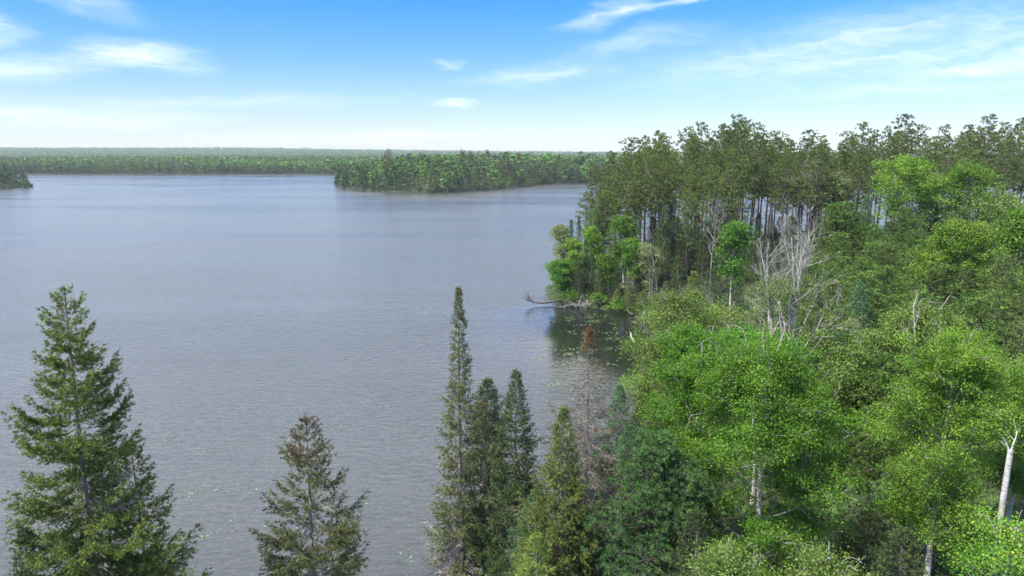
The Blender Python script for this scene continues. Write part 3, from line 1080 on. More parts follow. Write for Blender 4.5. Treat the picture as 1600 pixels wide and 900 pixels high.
plant('birch_tree', 'low light green birch at the inner end of the bay', 1040, 520, 44.0, broadleaf, r=2.0, cb=.3, limbs=14, lobes=30, clumps=10, leaves=26, size=.14,
      clump_r=.45, lobe_r=.9, mat='birch_pale', bark='bark_birch')
plant('birch_tree', 'half dead birch with many upright bleached limbs and few leaves', 1243, 368, 44.0, dead_tree, r=2.6, cb=.30, limbs=18, depth=3, trunk_r=.21, leafy=330, size=.13, leafmat='birch_pale', elev=.34)
plant('dead_birch', 'bleached forked birch leaning left beside the half dead birch', 1180, 378, 46.0, dead_tree, r=2.0, cb=.45, limbs=10, depth=3, trunk_r=.19, lean=(-.16, .02), leafy=50, size=.12, leafmat='birch_pale', elev=.36)
plant('dead_birch', 'grey twiggy dying birch just right of the bleached limbs', 1300, 452, 45.0, dead_tree, r=1.9, cb=.45, limbs=12, depth=3, trunk_r=.10, leafy=420, size=.13, leafmat='grey_leaf', mat='bark_grey')
plant('dead_birch', 'leaning bare white birch top poking out of yellowish leaves', 1447, 462, 29.5, dead_tree, r=1.0, cb=.74, limbs=4, depth=2, trunk_r=.13, lean=(-.10, 0), leafy=120, size=.11, leafmat='birch_pale', elev=.5)
plant('birch_tree', 'light yellow-green birch behind the leaning white top', 1432, 468, 40.0, broadleaf, r=2.3, cb=.4, limbs=14, lobes=34, clumps=10, leaves=24, size=.14,
      clump_r=.42, lobe_r=.8, mat='birch_pale', bark='bark_birch')
plant('birch_tree', 'low pale leafy birch in front of the small blue-green fir', 1345, 520, 40.0, broadleaf, r=2.5, cb=.35, limbs=16, lobes=36, clumps=10, leaves=22, size=.14,
      clump_r=.42, lobe_r=.85, mat='birch_pale', bark='bark_birch')
plant('birch_tree', 'green birch between the bleached limbs and the big full birch', 1195, 515, 38.0, broadleaf, r=2.6, cb=.4, limbs=16, lobes=44, clumps=10, leaves=28, size=.135,
      clump_r=.42, lobe_r=.9, mat='birch', bark='bark_birch')
plant('broken_birch', 'thick broken white birch trunk near the right edge', 1584, 682, 21.5, dead_tree, r=.5, cb=.95, limbs=2, depth=1, trunk_r=.115, tip=.75, elev=.3, mat='bark_birch', cat='tree')
for (u, v, d, r_, mt, lb) in [(1145, 858, 19.5, 1.3, 'birch_pale', 'pale yellow-green sapling at the foot of the big birch trunk'),
                              (1292, 862, 19.0, 1.5, 'birch_pale', 'pale sapling under the right half of the big birch'),
                              (1585, 815, 19.5, 1.6, 'yellow_leaf', 'yellow-green sapling below the thick broken white trunk')]:
    plant('birch_sapling', lb, u, v, d, broadleaf, cat='sapling', r=r_, cb=.5, limbs=12, lobes=26, clumps=9, leaves=26, size=.085, clump_r=.3, lobe_r=.6, mat=mt, bark='bark_grey')
for (u, v, d, lb, mt) in [(1400, 740, 30, 'bluish fir in the dark gap between the two front birches', 'fir_blue'),
                          (1365, 800, 27, 'shaded dark fir low in the gap between the front birches', 'spruce_dark'),
                          (1412, 830, 25, 'lowest small fir in the gap between the front birches', 'spruce_dark'),
                          (1090, 800, 24, 'shaded green fir beneath the left side of the big birch', 'spruce_dark')]:
    plant('fir_tree', lb, u, v, d, conifer, rmax=1.9, cb=.1, power=.75, whorls=46, per=5, nl=.09, nw=.023, dens=70, mats=(mt, 'twig_grey', 'cone'))
for (u, v, d, lb) in [(1385, 560, 38, 'dark bushy pine standing in the gap above the two front birches'),
                      (1330, 590, 40, 'dark pine half hidden behind the big full birch'),
                      (1415, 640, 36, 'lower dark pine in the gap left of the yellowish birch')]:
    plant('pine_tree', lb, u, v, d, pine, rmax=2.6, cb=.1, nb=100, tufts=14, blades=24, nl=.19, nw=.036, power=.6, mats=('pine_young', 'twig_grey'), shape='cone', inner=.7, spread=.65)

# ---- middle distance on the right: young pines, maple, birches
proto('young_pine', 11.0, 4, pine, rmax=2.9, cb=.1, nb=95, tufts=9, blades=18, nl=.27, nw=.058, power=.55, mats=('pine_young', 'twig_warm'), shape='cone', inner=.7, spread=.75, up=.5, stubs=3)
proto('fir', 10.0, 3, conifer, rmax=2.0, cb=.05, power=.8, whorls=42, per=5, nl=.16, nw=.05, shoot=.32, dens=22, mats=('fir_blue', 'twig_grey', 'cone'), droop=.4, twig_step=.3)
proto('spruce_mid', 12.0, 3, conifer, rmax=2.0, cb=.05, power=.75, whorls=46, per=5, nl=.16, nw=.05, shoot=.34, dens=20, mats=('spruce_dark', 'twig_warm', 'cone'), droop=.5, twig_step=.3, dead_frac=.05, irregular=.35)
proto('spruce_grey', 12.0, 2, conifer, rmax=2.0, cb=.05, power=.7, whorls=40, per=5, nl=.18, nw=.045, shoot=.34, dens=20, mats=('spruce_olive', 'twig_grey', 'cone'), droop=.7, twig_step=.3, dead_frac=.45, irregular=.35)
proto('spruce_green', 12.0, 2, conifer, rmax=2.2, cb=.04, power=.8, whorls=46, per=5, nl=.16, nw=.05, shoot=.34, dens=20, mats=('spruce', 'twig_warm', 'cone'), droop=.45, twig_step=.3, irregular=.3)
proto('birch_mid', 13.0, 3, broadleaf, r=2.9, cb=.35, limbs=16, lobes=44, clumps=9, leaves=13, size=.26, clump_r=.55, lobe_r=1.0, mat='bright_leaf', bark='bark_birch')
proto('birch_light_mid', 14.0, 3, broadleaf, r=3.2, cb=.42, limbs=18, lobes=46, clumps=9, leaves=12, size=.26, clump_r=.55, lobe_r=1.1, mat='birch_light', bark='bark_birch', stems=2)
proto('red_pine', 25.0, 7, pine, rmax=3.3, cb=.46, nb=58, tufts=11, blades=20, nl=.28, nw=.085, power=.5, mats=('pine', 'twig_warm'), up=.32, inner=.5, spread=.75, stubs=34)
proto('red_pine_low', 23.0, 3, pine, rmax=3.6, cb=.36, nb=80, tufts=9, blades=13, nl=.40, nw=.095, power=.5, mats=('pine', 'twig_warm'), up=.45, inner=.55, spread=.8, stubs=18)

plant('maple_tree', 'rounded yellow-green maple glowing above the young pines', 1500, 343, 66.0, broadleaf, r=3.5, cb=.32, limbs=24, lobes=90, clumps=10, leaves=30, size=0.16,
      clump_r=0.42, lobe_r=0.85, mat='yellow_leaf', bark='bark_grey', elev=.7, squash=.5)
plant('maple_tree', 'bright green tree at the right edge beyond the maple', 1603, 325, 74.0, broadleaf, r=3.6, cb=.3, limbs=18, lobes=60, clumps=10, leaves=14, size=.26,
      clump_r=.55, lobe_r=1.1, mat='bright_leaf', bark='bark_grey')
plant('birch_tree', 'pale grey-green birch with bare white limbs before the pine stand', 1275, 252, 118.0, dead_tree, r=5.2, cb=.42, limbs=18, depth=3, trunk_r=.24, leafy=900, size=.26, leafmat='grey_leaf', elev=.8)
plant('birch_tree', 'thin greyish birch right of the pale birch with bare limbs', 1308, 268, 120.0, broadleaf, r=2.6, cb=.45, limbs=14, lobes=26, clumps=8, leaves=9, size=.28, clump_r=.6, lobe_r=1.0, mat='grey_leaf', bark='bark_birch', trunk_r=.2)
plant('birch_tree', 'broad light birch with several white stems below the skyline pines', 1437, 243, 106.0, broadleaf, r=5.0, cb=.42, limbs=24, lobes=80, clumps=10, leaves=13, size=.27,
      clump_r=.62, lobe_r=1.3, mat='birch_light', bark='bark_birch', stems=3, trunk_r=.2)
plant('birch_tree', 'light birch with one forked white stem, right of the broad birch', 1512, 250, 104.0, broadleaf, r=4.4, cb=.45, limbs=22, lobes=60, clumps=10, leaves=12, size=.27,
      clump_r=.62, lobe_r=1.2, mat='birch_light', bark='bark_birch', stems=2, trunk_r=.2)
plant('birch_tree', 'lower greyish birch between the light birches and the right edge', 1568, 300, 98.0, broadleaf, r=3.4, cb=.35, limbs=16, lobes=44, clumps=9, leaves=12, size=.27, clump_r=.6, lobe_r=1.1, mat='birch_pale', bark='bark_birch')
plant('birch_tree', 'narrow bright birch standing left of the bleached forked limbs', 1150, 345, 78.0, broadleaf, r=1.7, cb=.45, limbs=12, lobes=26, clumps=9, leaves=12, size=.24, clump_r=.5, lobe_r=.9, mat='bright_leaf', bark='bark_birch')
stamp('fir_tree', 'small blue-green fir alone in front of the young pines', 1345, 444, 52, 'fir', group=None, wide=.9)
stamp('fir_tree', 'yellowish green fir pointing up behind the inner end of the bay', 1085, 425, 82, 'spruce_green', wide=1.1)
stamp('fir_tree', 'pale fir between the pine stand and the light birches', 1355, 306, 100, 'fir', wide=.9)
stamp('pine_tree', 'bright bushy young pine right of the leaning white birch top', 1528, 470, 45, 'young_pine', wide=1.05)
stamp('pine_tree', 'greyish young pine beside the bright bushy one', 1490, 488, 47, 'young_pine', wide=.9)

rg = np.random.default_rng(11)


def edge(pts, u):
    p = np.array(pts, float)
    return float(np.interp(u, p[:, 0], p[:, 1]))


band = [(1255, 385), (1300, 362), (1350, 352), (1400, 340), (1450, 335), (1520, 325), (1600, 330), (1700, 330)]
used = []


def spaced(x, y, dmin):
    for (a, b) in used:
        if (a - x) ** 2 + (b - y) ** 2 < dmin * dmin:
            return False
    used.append((x, y))
    return True


for i in range(34):
    u = rg.uniform(1290, 1680)
    wb = 'left of the broad light birch' if u < 1395 else 'under the broad light birches' if u < 1535 else 'at the right edge'
    stamp('pine_tree', 'young pine in the back row of the dense band ' + wb, u, rg.uniform(318, 350), rg.uniform(97, 110), 'young_pine', group='back row young pines ' + wb, wide=rg.uniform(1.0, 1.3))
cnt = 0
for tries in range(4000):
    u = rg.uniform(1235, 1690)
    d = rg.uniform(50, 97)
    top = edge(band, u)
    q = (97 - d) / 47
    v = top + 6 + q ** 1.1 * 125 + rg.normal() * 9
    x, y, z = survey(u, v, d)
    if not spaced(x, y, 3.9):
        continue
    where = 'left of the yellow-green maple' if u < 1435 else 'around the foot of the yellow-green maple' if u < 1560 else 'right of the yellow-green maple'
    where = 'bushy young pine ' + ('low in the band ' if d < 72 else 'high in the band ') + where
    stamp('pine_tree', where, u, v, d, 'young_pine', group=where.replace('pine ', 'pines ', 1), wide=rg.uniform(.95, 1.25))
    cnt += 1
    if cnt >= 92:
        break
for (u, v, d) in [(1580, 400, 58), (1612, 430, 52), (1560, 455, 50), (1590, 500, 44), (1625, 380, 64)]:
    stamp('pine_tree', 'dark tall bushy pine crowded along the right edge', u, v, d, 'red_pine_low', group='dark pines along the right edge', wide=.85)

# ---- tall pine stand on the peninsula
sky_front = [(915, 300), (935, 262), (955, 238), (985, 216), (1005, 214), (1030, 206), (1065, 200), (1100, 192), (1130, 195), (1158, 180), (1185, 194), (1215, 206), (1262, 204), (1290, 214),
             (1312, 226), (1328, 206), (1350, 192), (1385, 200), (1412, 180), (1438, 196), (1460, 214), (1478, 196), (1510, 196), (1548, 180), (1575, 192), (1600, 186), (1640, 185)]
for i in range(len(sky_front)):
    u, v = sky_front[i]
    d = 118 + (rg.random() * 16 if u < 1250 else rg.random() * 30 + 8) + max(0, 60 - (u - 900)) * .15
    x, y, z = survey(u, v, d)
    used.append((x, y))
    lab = {1158: 'tallest pine on the left half of the pine stand skyline', 1412: 'broad topped pine standing highest above the light birches',
           1548: 'high pine on the skyline right of the broad topped pine', 985: 'leftmost high pine top of the stand, against the sky'}.get(u)
    zone = 'over the lake end of the stand' if u < 1080 else 'in the middle of the stand' if u < 1260 else 'behind the pale bare-limbed birch' if u < 1360 else 'above the broad light birches' if u < 1530 else 'near the right edge'
    if lab:
        stamp('pine_tree', lab, u, v, d, 'red_pine', wide=1.1)
    else:
        stamp('pine_tree', 'tall red pine topping the skyline ' + zone, u, v, d, 'red_pine', group='skyline pines ' + zone, wide=rg.uniform(.85, 1.1))
cnt = 0
for tries in range(6000):
    u = rg.uniform(918, 1680)
    d = rg.uniform(112, 172)
    top = edge(sky_front, u)
    x, y, z = survey(u, 300, d)
    s = float(sdf(x, y, MAIN))
    if s < 3 or d < 108 + max(0, u - 1240) * .05:
        continue
    back = (d - 112) / 60
    v = top + rg.uniform(4, 34) + 8 * (1 - back)
    if u < 1230 and d < 135:
        v = top + rg.uniform(14, 70)
    if not spaced(x, y, 4.3 if u < 1320 else 5.6):
        continue
    where = ('at the lake end of the stand' if u < 1010 else 'above the point spruces' if u < 1130 else 'in the thick middle of the stand' if u < 1235 else
             'behind the pale bare-limbed birch' if u < 1345 else 'behind the broad light birches' if u < 1530 else 'at the right end of the stand')
    where = 'tall red pine ' + ('of the front rows ' if d < 140 else 'of the back rows ') + where
    stamp('pine_tree', where, u, v, d, 'red_pine', group=where.replace('pine ', 'pines ', 1), wide=rg.uniform(.8, 1.1))
    cnt += 1
    if cnt >= 125:
        break
for (u, v, d) in [(928, 330, 112), (945, 300, 114), (985, 290, 113), (1120, 262, 110), (1160, 250, 112), (1080, 300, 108)]:
    stamp('pine_tree', 'ragged leaning pine low on the leafy point, grey twigs below its crown', u, v, d, 'red_pine_low', group='ragged pines at the front of the stand', wide=.8)

for i in range(48):
    u = rg.uniform(1020, 1340)
    d = rg.uniform(106, 135)
    wb = 'nearest the point' if u < 1120 else 'behind the narrow bright birch' if u < 1220 else 'behind the bleached forked limbs'
    stamp('spruce_tree', 'dark spruce among the bare pine trunks ' + wb, u, rg.uniform(322, 372) , d, 'spruce_mid', group='spruces among the pine trunks ' + wb, wide=rg.uniform(.9, 1.3))

# ---- the leafy point and its waterline
pt = [('spruce_dark_', 893, 345, 107, 'spruce_mid', .55), ('', 905, 340, 110, 'spruce_mid', .5), ('', 1042, 375, 104, 'spruce_mid', 1.0), ('', 1000, 390, 103, 'spruce_mid', .9),
      ('', 925, 395, 104, 'spruce_mid', .9), ('', 1060, 400, 99, 'spruce_mid', 1.0), ('', 955, 405, 103, 'spruce_mid', .9), ('', 1100, 370, 106, 'spruce_mid', 1.2),
      ('', 1075, 350, 112, 'spruce_mid', 1.1), ('', 1130, 390, 100, 'spruce_mid', 1.1), ('', 1178, 380, 104, 'spruce_mid', 1.1), ('', 1215, 375, 105, 'spruce_mid', 1.1), ('', 1110, 420, 92, 'spruce_mid', 1.1),
      ('', 1150, 425, 90, 'spruce_mid', 1.1), ('', 1245, 372, 104, 'spruce_mid', 1.0), ('', 880, 395, 105, 'spruce_mid', .8)]
for (_, u, v, d, k, wd) in pt:
    stamp('spruce_tree', 'dark spruce crowded on the point below the tall pines', u, v, d, k, group='dark spruces on the point', wide=wd)
for (u, v, d, wd) in [(884, 420, 103.5, .8), (905, 410, 102.6, .75), (938, 418, 101.2, .8), (962, 425, 100.4, .8), (915, 375, 106, .6)]:
    stamp('spruce_tree', 'small dark spruce between the green birches at the waterline of the point', u, v, d, 'spruce_mid', group='small spruces between the birches of the point', wide=wd)
for (u, v, d, wd) in [(1020, 415, 98, 1.15), (985, 425, 100, 1.0), (1040, 440, 96, 1.1), (1072, 445, 92, 1.0)]:
    stamp('spruce_tree', 'greyish drooping spruce at the waterline of the point', u, v, d, 'spruce_grey', group='greyish spruces on the point', wide=wd)
plant('aspen_tree', 'bright green aspen standing out before the dark point', 972, 338, 106, broadleaf, r=2.3, cb=.35, limbs=14, lobes=30, clumps=9, leaves=13, size=.26, clump_r=.55, lobe_r=1.0,
      mat='bright_leaf', bark='bark_birch', lean=(-.05, 0), trunk_r=.15)
plant('aspen_tree', 'grey-green aspen leaning out over the lake at the tip of the point', 872, 350, 107, broadleaf, r=1.5, cb=.4, limbs=14, lobes=26, clumps=8, leaves=11, size=.24, clump_r=.5, lobe_r=.9,
      mat='grey_leaf', bark='bark_birch', lean=(-.16, 0), trunk_r=.14)
for (u, v, d, mt, r_, lb) in [(922, 352, 107, 'birch_light', 1.6, 'light green birch between the leaning aspen and the bright aspen'),
                              (892, 372, 104.5, 'birch_light', 1.4, 'slanting white-stemmed birch near the tip of the point'),
                              (948, 398, 102, 'bright_leaf', 1.5, 'low bright birch under the bright aspen'),
                              (985, 372, 103, 'bright_leaf', 1.6, 'small green birch right of the bright aspen'),
                              (872, 405, 103.5, 'bright_leaf', 1.6, 'low green birch at the very tip of the point'),
                              (1012, 380, 101, 'grey_leaf', 1.6, 'greyish twiggy birch with a slanting bare stem')]:
    plant('birch_tree', lb, u, v, d, broadleaf, r=r_, cb=.3, limbs=14, lobes=26, clumps=12, leaves=11, size=.20, clump_r=.36, lobe_r=.75, mat=mt, bark='bark_birch', lean=(-.07, 0), trunk_r=.14)
plant('dead_birch', 'bare white dead tree leaning on the point', 1012, 366, 99.5, dead_tree, r=1.7, cb=.5, limbs=6, depth=2, trunk_r=.09, lean=(-.18, 0), elev=.5, mat='bark_grey')
plant('dead_birch', 'tall grey dead tree with fine twigs in front of the pine trunks', 1118, 312, 100, dead_tree, r=2.6, cb=.4, limbs=16, depth=3, trunk_r=.14, mat='bark_grey', elev=1.0)


def shrub(lb, x, y, h, r_, mt, size, n, leaves, name='shrub'):
    gz = float(ground(x, y))
    thing(name, lb, 'shrub', (x, y, gz - .1), None, bush(np.random.default_rng(int(x * 31 + y * 7)), h, r_, M and mt, size, n, leaves))


shrub('rounded bright green shrub overhanging the tip of the point', 8.6, 101.2, 2.6, 2.1, 'bright_leaf', .2, 46, 40)
shrub('small green shrub at the waterline right of the rounded shrub', 12.6, 99.4, 2.0, 1.6, 'birch_light', .2, 30, 34)
shrub('pale green shrub leaning over the inner bay', 17.2, 84.5, 3.2, 1.8, 'birch_pale', .18, 36, 36)
shrub('low green shrub on the bank below the pale birches', 14.0, 73.0, 3.4, 2.0, 'birch', .18, 36, 36)
shrub('leafy green shrub on the bank of the bay beside the firs', 11.5, 60.0, 3.0, 2.0, 'birch_light', .16, 36, 40)

for (u, v, d, wd) in [(985, 448, 96.6, .8), (1005, 455, 95, .8), (1030, 462, 91, .9), (965, 452, 97.8, .7), (1048, 470, 86, .8)]:
    stamp('spruce_tree', 'low spruce overhanging the dark water of the inner bay', u, v, d, 'spruce_green', group='low spruces along the inner bay', wide=wd * 1.5)
shrub('green shrub between the low spruces at the bay shore', 15.6, 97.0, 2.0, 1.8, 'birch', .2, 30, 34)
shrub('leafy shrub at the innermost corner of the bay', 19.6, 94.0, 2.2, 1.9, 'birch', .2, 30, 34)

# fallen tree lying out over the water from the point
lg, lb_, lf = Mesh(), Mesh(), Mesh()
rl = np.random.default_rng(3)
lp = np.array([(8.2, 101.8, .75), (6.4, 101.4, .55), (4.6, 101.0, .38), (3.2, 100.8, .55), (2.0, 100.6, .95)])
lg.tube(lp, (.24, .20, .15, .10, .05), 8)
for i in range(9):
    f = rl.uniform(1.2, 4)
    o = np.array([np.interp(f, np.arange(5), lp[:, c]) for c in range(3)])
    branch(lb_, rl, o, norm(np.array([-.5 + rl.normal() * .3, rl.normal() * .5, .8])), rl.uniform(.9, 1.8), .04, 2, 4, .3)
tree_root = thing('fallen_tree', 'fallen dark tree lying out over the lake from the tip of the point', 'fallen tree', (0, 0, 0), None,
                  dict(trunk=lg.data('trunk', [M['wet_log']]), branches=lb_.data('branches', [M['wet_log']])))
for j, (cx, cy, nn, lab, cat_, mt) in enumerate([(10.5, 99.6, 26, 'tangle of bleached dead boughs hanging in the water under the rounded shrub', 'driftwood', 'bark_dead'),
                                                 (19.0, 92.6, 14, 'grey dead boughs sticking out of the dark inner bay', 'driftwood', 'bark_dead')]):
    mm = Mesh()
    for i in range(nn):
        o = np.array([rl.normal() * (1.5 if j == 0 else 1.0), rl.normal() * .5, rl.uniform(.1, .8)])
        branch(mm, rl, o, norm(np.array([rl.normal(), -.6 + rl.normal() * .5, rl.normal() * .35 + .15])), rl.uniform(.8, 1.9), .045, 2, 4, .35)
    o = mm.build('driftwood', M[mt])
    o.location = (cx, cy, 0)
    o['label'], o['category'] = lab, cat_
for (x, y, L, a, lab) in [(14.4, 78.4, 5, .5, 'pale log lying along the bank of the bay')]:
    mm = Mesh()
    mm.tube([(0, 0, 0), (L * .5, .2, .15), (L, 0, .05)], (.16, .13, .08), 8)
    o = mm.build('log', M['bark_dead'])
    o.location = (x, y, .35)
    o.rotation_euler = (0, 0, a + 1)
    o['label'], o['category'] = lab, 'log'

# ---- lily pads
lm = NT('lily_pad')
p_ = lm.n.new('ShaderNodeBsdfPrincipled')
g_ = lm.n.new('ShaderNodeNewGeometry')
lm.set(p_, Base_Color=lm.ramp(g_.outputs['Random Per Island'], [(.2, (.06, .11, .04)), (.6, (.11, .18, .07)), (.95, (.22, .28, .13))]), Roughness=.35)
lm.l.new(p_.outputs[0], lm.out.inputs[0])
pads = Mesh()
rp = np.random.default_rng(21)
NP_ = 0
for (cx, cy, sx, sy, n) in [(11.5, 86, 3.2, 5.5, 330), (8, 78, 2.5, 6, 120), (15, 82, 2.0, 5, 110), (5.5, 66, 2.2, 4.5, 60), (-12.5, 53, 5.5, 2.4, 140), (-19, 46, 5, 3.0, 120), (-13, 60, 3, 1.5, 30),
                            (-26, 46, 3.0, 5, 36), (-14, 78, 8, 3, 18), (-9, 37.5, 5, 2.5, 20), (-24, 38, 5, 3, 26), (-14, 66, 20, 10, 20)]:
    k = max(3, n // 12)
    cl = rp.normal(size=(k, 2)) * (sx, sy)
    for i in range(n):
        c = cl[rp.integers(k)] + rp.normal(size=2) * (.55, .45)
        x, y = cx + c[0], cy + c[1]
        if sdf(x, y, MAIN) > -.6:
            continue
        r0 = rp.uniform(.06, .13) if cx > 0 else rp.uniform(.03, .085)
        a0 = rp.uniform(0, 2 * PI)
        th = a0 + np.linspace(.2, 2 * PI - .2, 9)
        V = [(x, y, .006)] + [(x + r0 * math.cos(t), y + r0 * math.sin(t), .008 + .012 * rp.random()) for t in th]
        pads.add(V, [(0, i_, i_ + 1) for i_ in range(1, 9)])
po = pads.build('lily_pads', lm.m)
po['kind'] = 'stuff'
po['label'] = 'scattered pale green lily pads floating in the bay and lake'

# ---- undergrowth on the near land
ug = Mesh()
ru = np.random.default_rng(8)
n = 90000
X = ru.uniform(-42, 130, n)
Y = 18 + 150 * ru.random(n) ** 1.3
keep = (np.abs(X) < Y * .82 + 5)
X, Y = X[keep], Y[keep]
s_ = sdf(X, Y, MAIN)
k = s_ > -.4
X, Y, s_ = X[k], Y[k], s_[k]
Z = ground(X, Y) + np.abs(ru.normal(size=len(X))) * .35 * (1 + .8 * (wob(X, Y, 2.2) > .2)) + .05
P = np.stack([X, Y, Z], -1)
rep = 3
P = np.repeat(P, rep, 0) + ru.normal(size=(len(P) * rep, 3)) * (.25, .25, .12)
ug.leaves(P, norm(ru.normal(size=P.shape) * .6 + (0, -.2, 1)), .30, ru)
uo = ug.build('undergrowth', M['undergrowth'])
uo['kind'] = 'stuff'
uo['label'] = 'low leafy undergrowth covering the forest floor'

#SECTION-FAR
# ------------------------------------------------------------------ far trees
FK = {}
for key, kind, mat, h0 in [('dark_spruce', 'spruce', 'far_dark', 1), ('green_spruce', 'spruce', 'far_mid', 1), ('cedar', 'spruce', 'far_yellow', 1), ('leafy', 'round', 'far_light', 1),
                           ('leafy_mid', 'round', 'far_mid', 1), ('slim_leafy', 'slim', 'far_light', 1), ('grey_snag', 'slim', 'far_grey', 1), ('far_pine', 'pine', 'far_brown', 1)]:
    FK[key] = [far_tree(np.random.default_rng(50 + i + 10 * len(key)), kind, 190).data(key, [M[mat], M['bark_pine']]) for i in range(3)]


def far_place(name, label, cat, group, key, x, y, h, wide, rng):
    o = bpy.data.objects.new(name, FK[key][rng.integers(3)])
    COL.objects.link(o)
    o.location = (x, y, max(float(ground(x, y)), 0) - .2)
    o.scale = (h * wide, h * wide, h)
    o.rotation_euler = (0, 0, rng.uniform(0, 2 * PI))
    o['label'], o['category'], o['group'] = label, cat, group


rf = np.random.default_rng(77)
far_used = np.zeros((0, 2))


def far_free(x, y, dmin):
    global far_used
    if len(far_used) and (((far_used - (x, y)) ** 2).sum(1) < dmin * dmin).any():
        return False
    far_used = np.vstack([far_used, (x, y)])
    return True


isl = 0
for tries in range(9000):
    x, y = rf.uniform(-146, 80), rf.uniform(415, 600)
    s = float(sdf(x, y, ISLAND))
    if s < -.3 or s > 62 + 30:
        continue
    front = s < 9
    if not far_free(x, y, 4.0 if front else 6.6):
        continue
    if y > 560 and s > 35:
        continue
    r_ = rf.random()
    left = sstep(-95, -135, x)
    right = float(sstep(-35, 0, x))
    if front:
        key = 'cedar' if r_ < .42 * (1 - left) else ('green_spruce' if r_ < .6 else ('dark_spruce' if r_ < .88 else 'leafy'))
        h = rf.uniform(7, 13)
    else:
        if rf.random() < left * .9:
            key = 'dark_spruce'
        elif rf.random() < right * .8:
            key = ('far_pine', 'dark_spruce', 'leafy_mid', 'green_spruce', 'far_pine')[rf.integers(5)]
        else:
            key = ('leafy', 'leafy', 'leafy', 'leafy_mid', 'green_spruce', 'slim_leafy')[rf.integers(6)]
        h = rf.uniform(11.5, 15) - 1.5 * (key == 'leafy')
    where = 'at the waterline of the wooded island' if front else 'on the wooded island across the lake'
    words_ = dict(cedar='yellow-green cone-shaped cedar', green_spruce='mid green spruce', dark_spruce='dark spruce', leafy='round bright broadleaved tree',
                  leafy_mid='round mid green broadleaved tree', slim_leafy='slim light broadleaved tree', far_pine='brownish pine', grey_snag='grey snag')[key]
    nm = dict(cedar='cedar_tree', green_spruce='spruce_tree', dark_spruce='spruce_tree', leafy='broadleaved_tree', leafy_mid='broadleaved_tree', slim_leafy='broadleaved_tree', far_pine='pine_tree', grey_snag='dead_tree')[key]
    far_place(nm, words_ + ' ' + where, 'tree', words_ + 's ' + where, key, x, y, h, rf.uniform(1.2, 1.7), rf)
    isl += 1
    if isl > 330:
        break
for (u, v, d) in [(607, 233, 455), (722, 234, 470), (735, 236, 462), (762, 234, 490), (790, 238, 492), (812, 238, 498)]:
    x, y, z = survey(u, v, d)
    gz = float(ground(x, y))
    lab = 'lone ragged pine standing high above the left part of the island' if u == 607 else 'tall brown-topped pine rising above the island crowns'
    far_place('pine_tree', lab, 'tree', 'pines rising above the island crowns' if u != 607 else 'lone pine of the island', 'far_pine', x, y, z - gz, .8, rf)
# wooded point at the left edge
c_ = 0
for tries in range(3000):
    x, y = rf.uniform(-420, -333), rf.uniform(466, 540)
    s = float(sdf(x, y, POINT))
    if s < .8 or not far_free(x, y, 5.0):
        continue
    key = ('green_spruce', 'green_spruce', 'dark_spruce', 'cedar', 'leafy_mid')[rf.integers(5)]
    far_place('spruce_tree' if 'spruce' in key else ('cedar_tree' if key == 'cedar' else 'broadleaved_tree'),
              dict(green_spruce='mid green spruce', dark_spruce='dark spruce', cedar='yellow-green cedar', leafy_mid='round green tree')[key] + ' on the small wooded point at the left edge',
              'tree', 'trees on the small wooded point', key, x, y, rf.uniform(11, 16) * (.75 + .25 * min(1, s / 12)), rf.uniform(1.1, 1.5), rf)
    c_ += 1
    if c_ > 60:
        break
# front row of the far shore
c_ = 0
xs = -640.0
while xs < -118:
    xs += rf.uniform(3.2, 5.6)
    yy = 790
    col = np.arange(780, 900, .5)
    s = sdf(np.full(col.shape, xs), col, FARL)
    ok = np.where(s > 1.5)[0]
    if not len(ok):
        continue
    yy = col[ok[0]] + rf.uniform(0, 5)
    key = ('green_spruce', 'dark_spruce', 'dark_spruce', 'leafy', 'slim_leafy', 'leafy_mid', 'cedar')[rf.integers(7)]
    if xs > -330 and rf.random() < .35:
        key = 'leafy'
    far_used = np.vstack([far_used, (xs, yy)])
    kind_ = dict(green_spruce='mid green spruce', dark_spruce='dark spruce', leafy='round bright tree', slim_leafy='slim light tree', leafy_mid='round green tree', cedar='yellow-green cedar')[key]
    far_place('spruce_tree' if 'spruce' in key else ('cedar_tree' if key == 'cedar' else 'broadleaved_tree'), kind_ + ' in the front row along the far shore', 'tree',
              kind_ + 's along the far shore', key, xs, yy, rf.uniform(10, 16), rf.uniform(1.0, 1.4), rf)

# the far woods as one mass
keys = ['dark_spruce', 'green_spruce', 'leafy', 'leafy_mid', 'cedar', 'far_pine', 'grey_snag', 'slim_leafy']
kinds_ = dict(dark_spruce='spruce', green_spruce='spruce', cedar='spruce', leafy='round', leafy_mid='round', slim_leafy='slim', grey_snag='slim', far_pine='pine')
mats_ = ['far_dark', 'far_mid', 'far_light', 'far_yellow', 'far_grey', 'far_brown', ]
mi_of = dict(dark_spruce=0, green_spruce=1, leafy=2, leafy_mid=1, cedar=3, far_pine=5, grey_snag=4, slim_leafy=2)


def templates(n, s):
    T = {}
    for k in keys:
        T[k] = []
        for i in range(4):
            m = far_tree(np.random.default_rng(900 + i + 7 * len(k)), kinds_[k], n, s)
            V = np.concatenate(m.V[1:])
            F = m.F[1] - m.F[1].min()
            T[k].append((V, F))
    return T


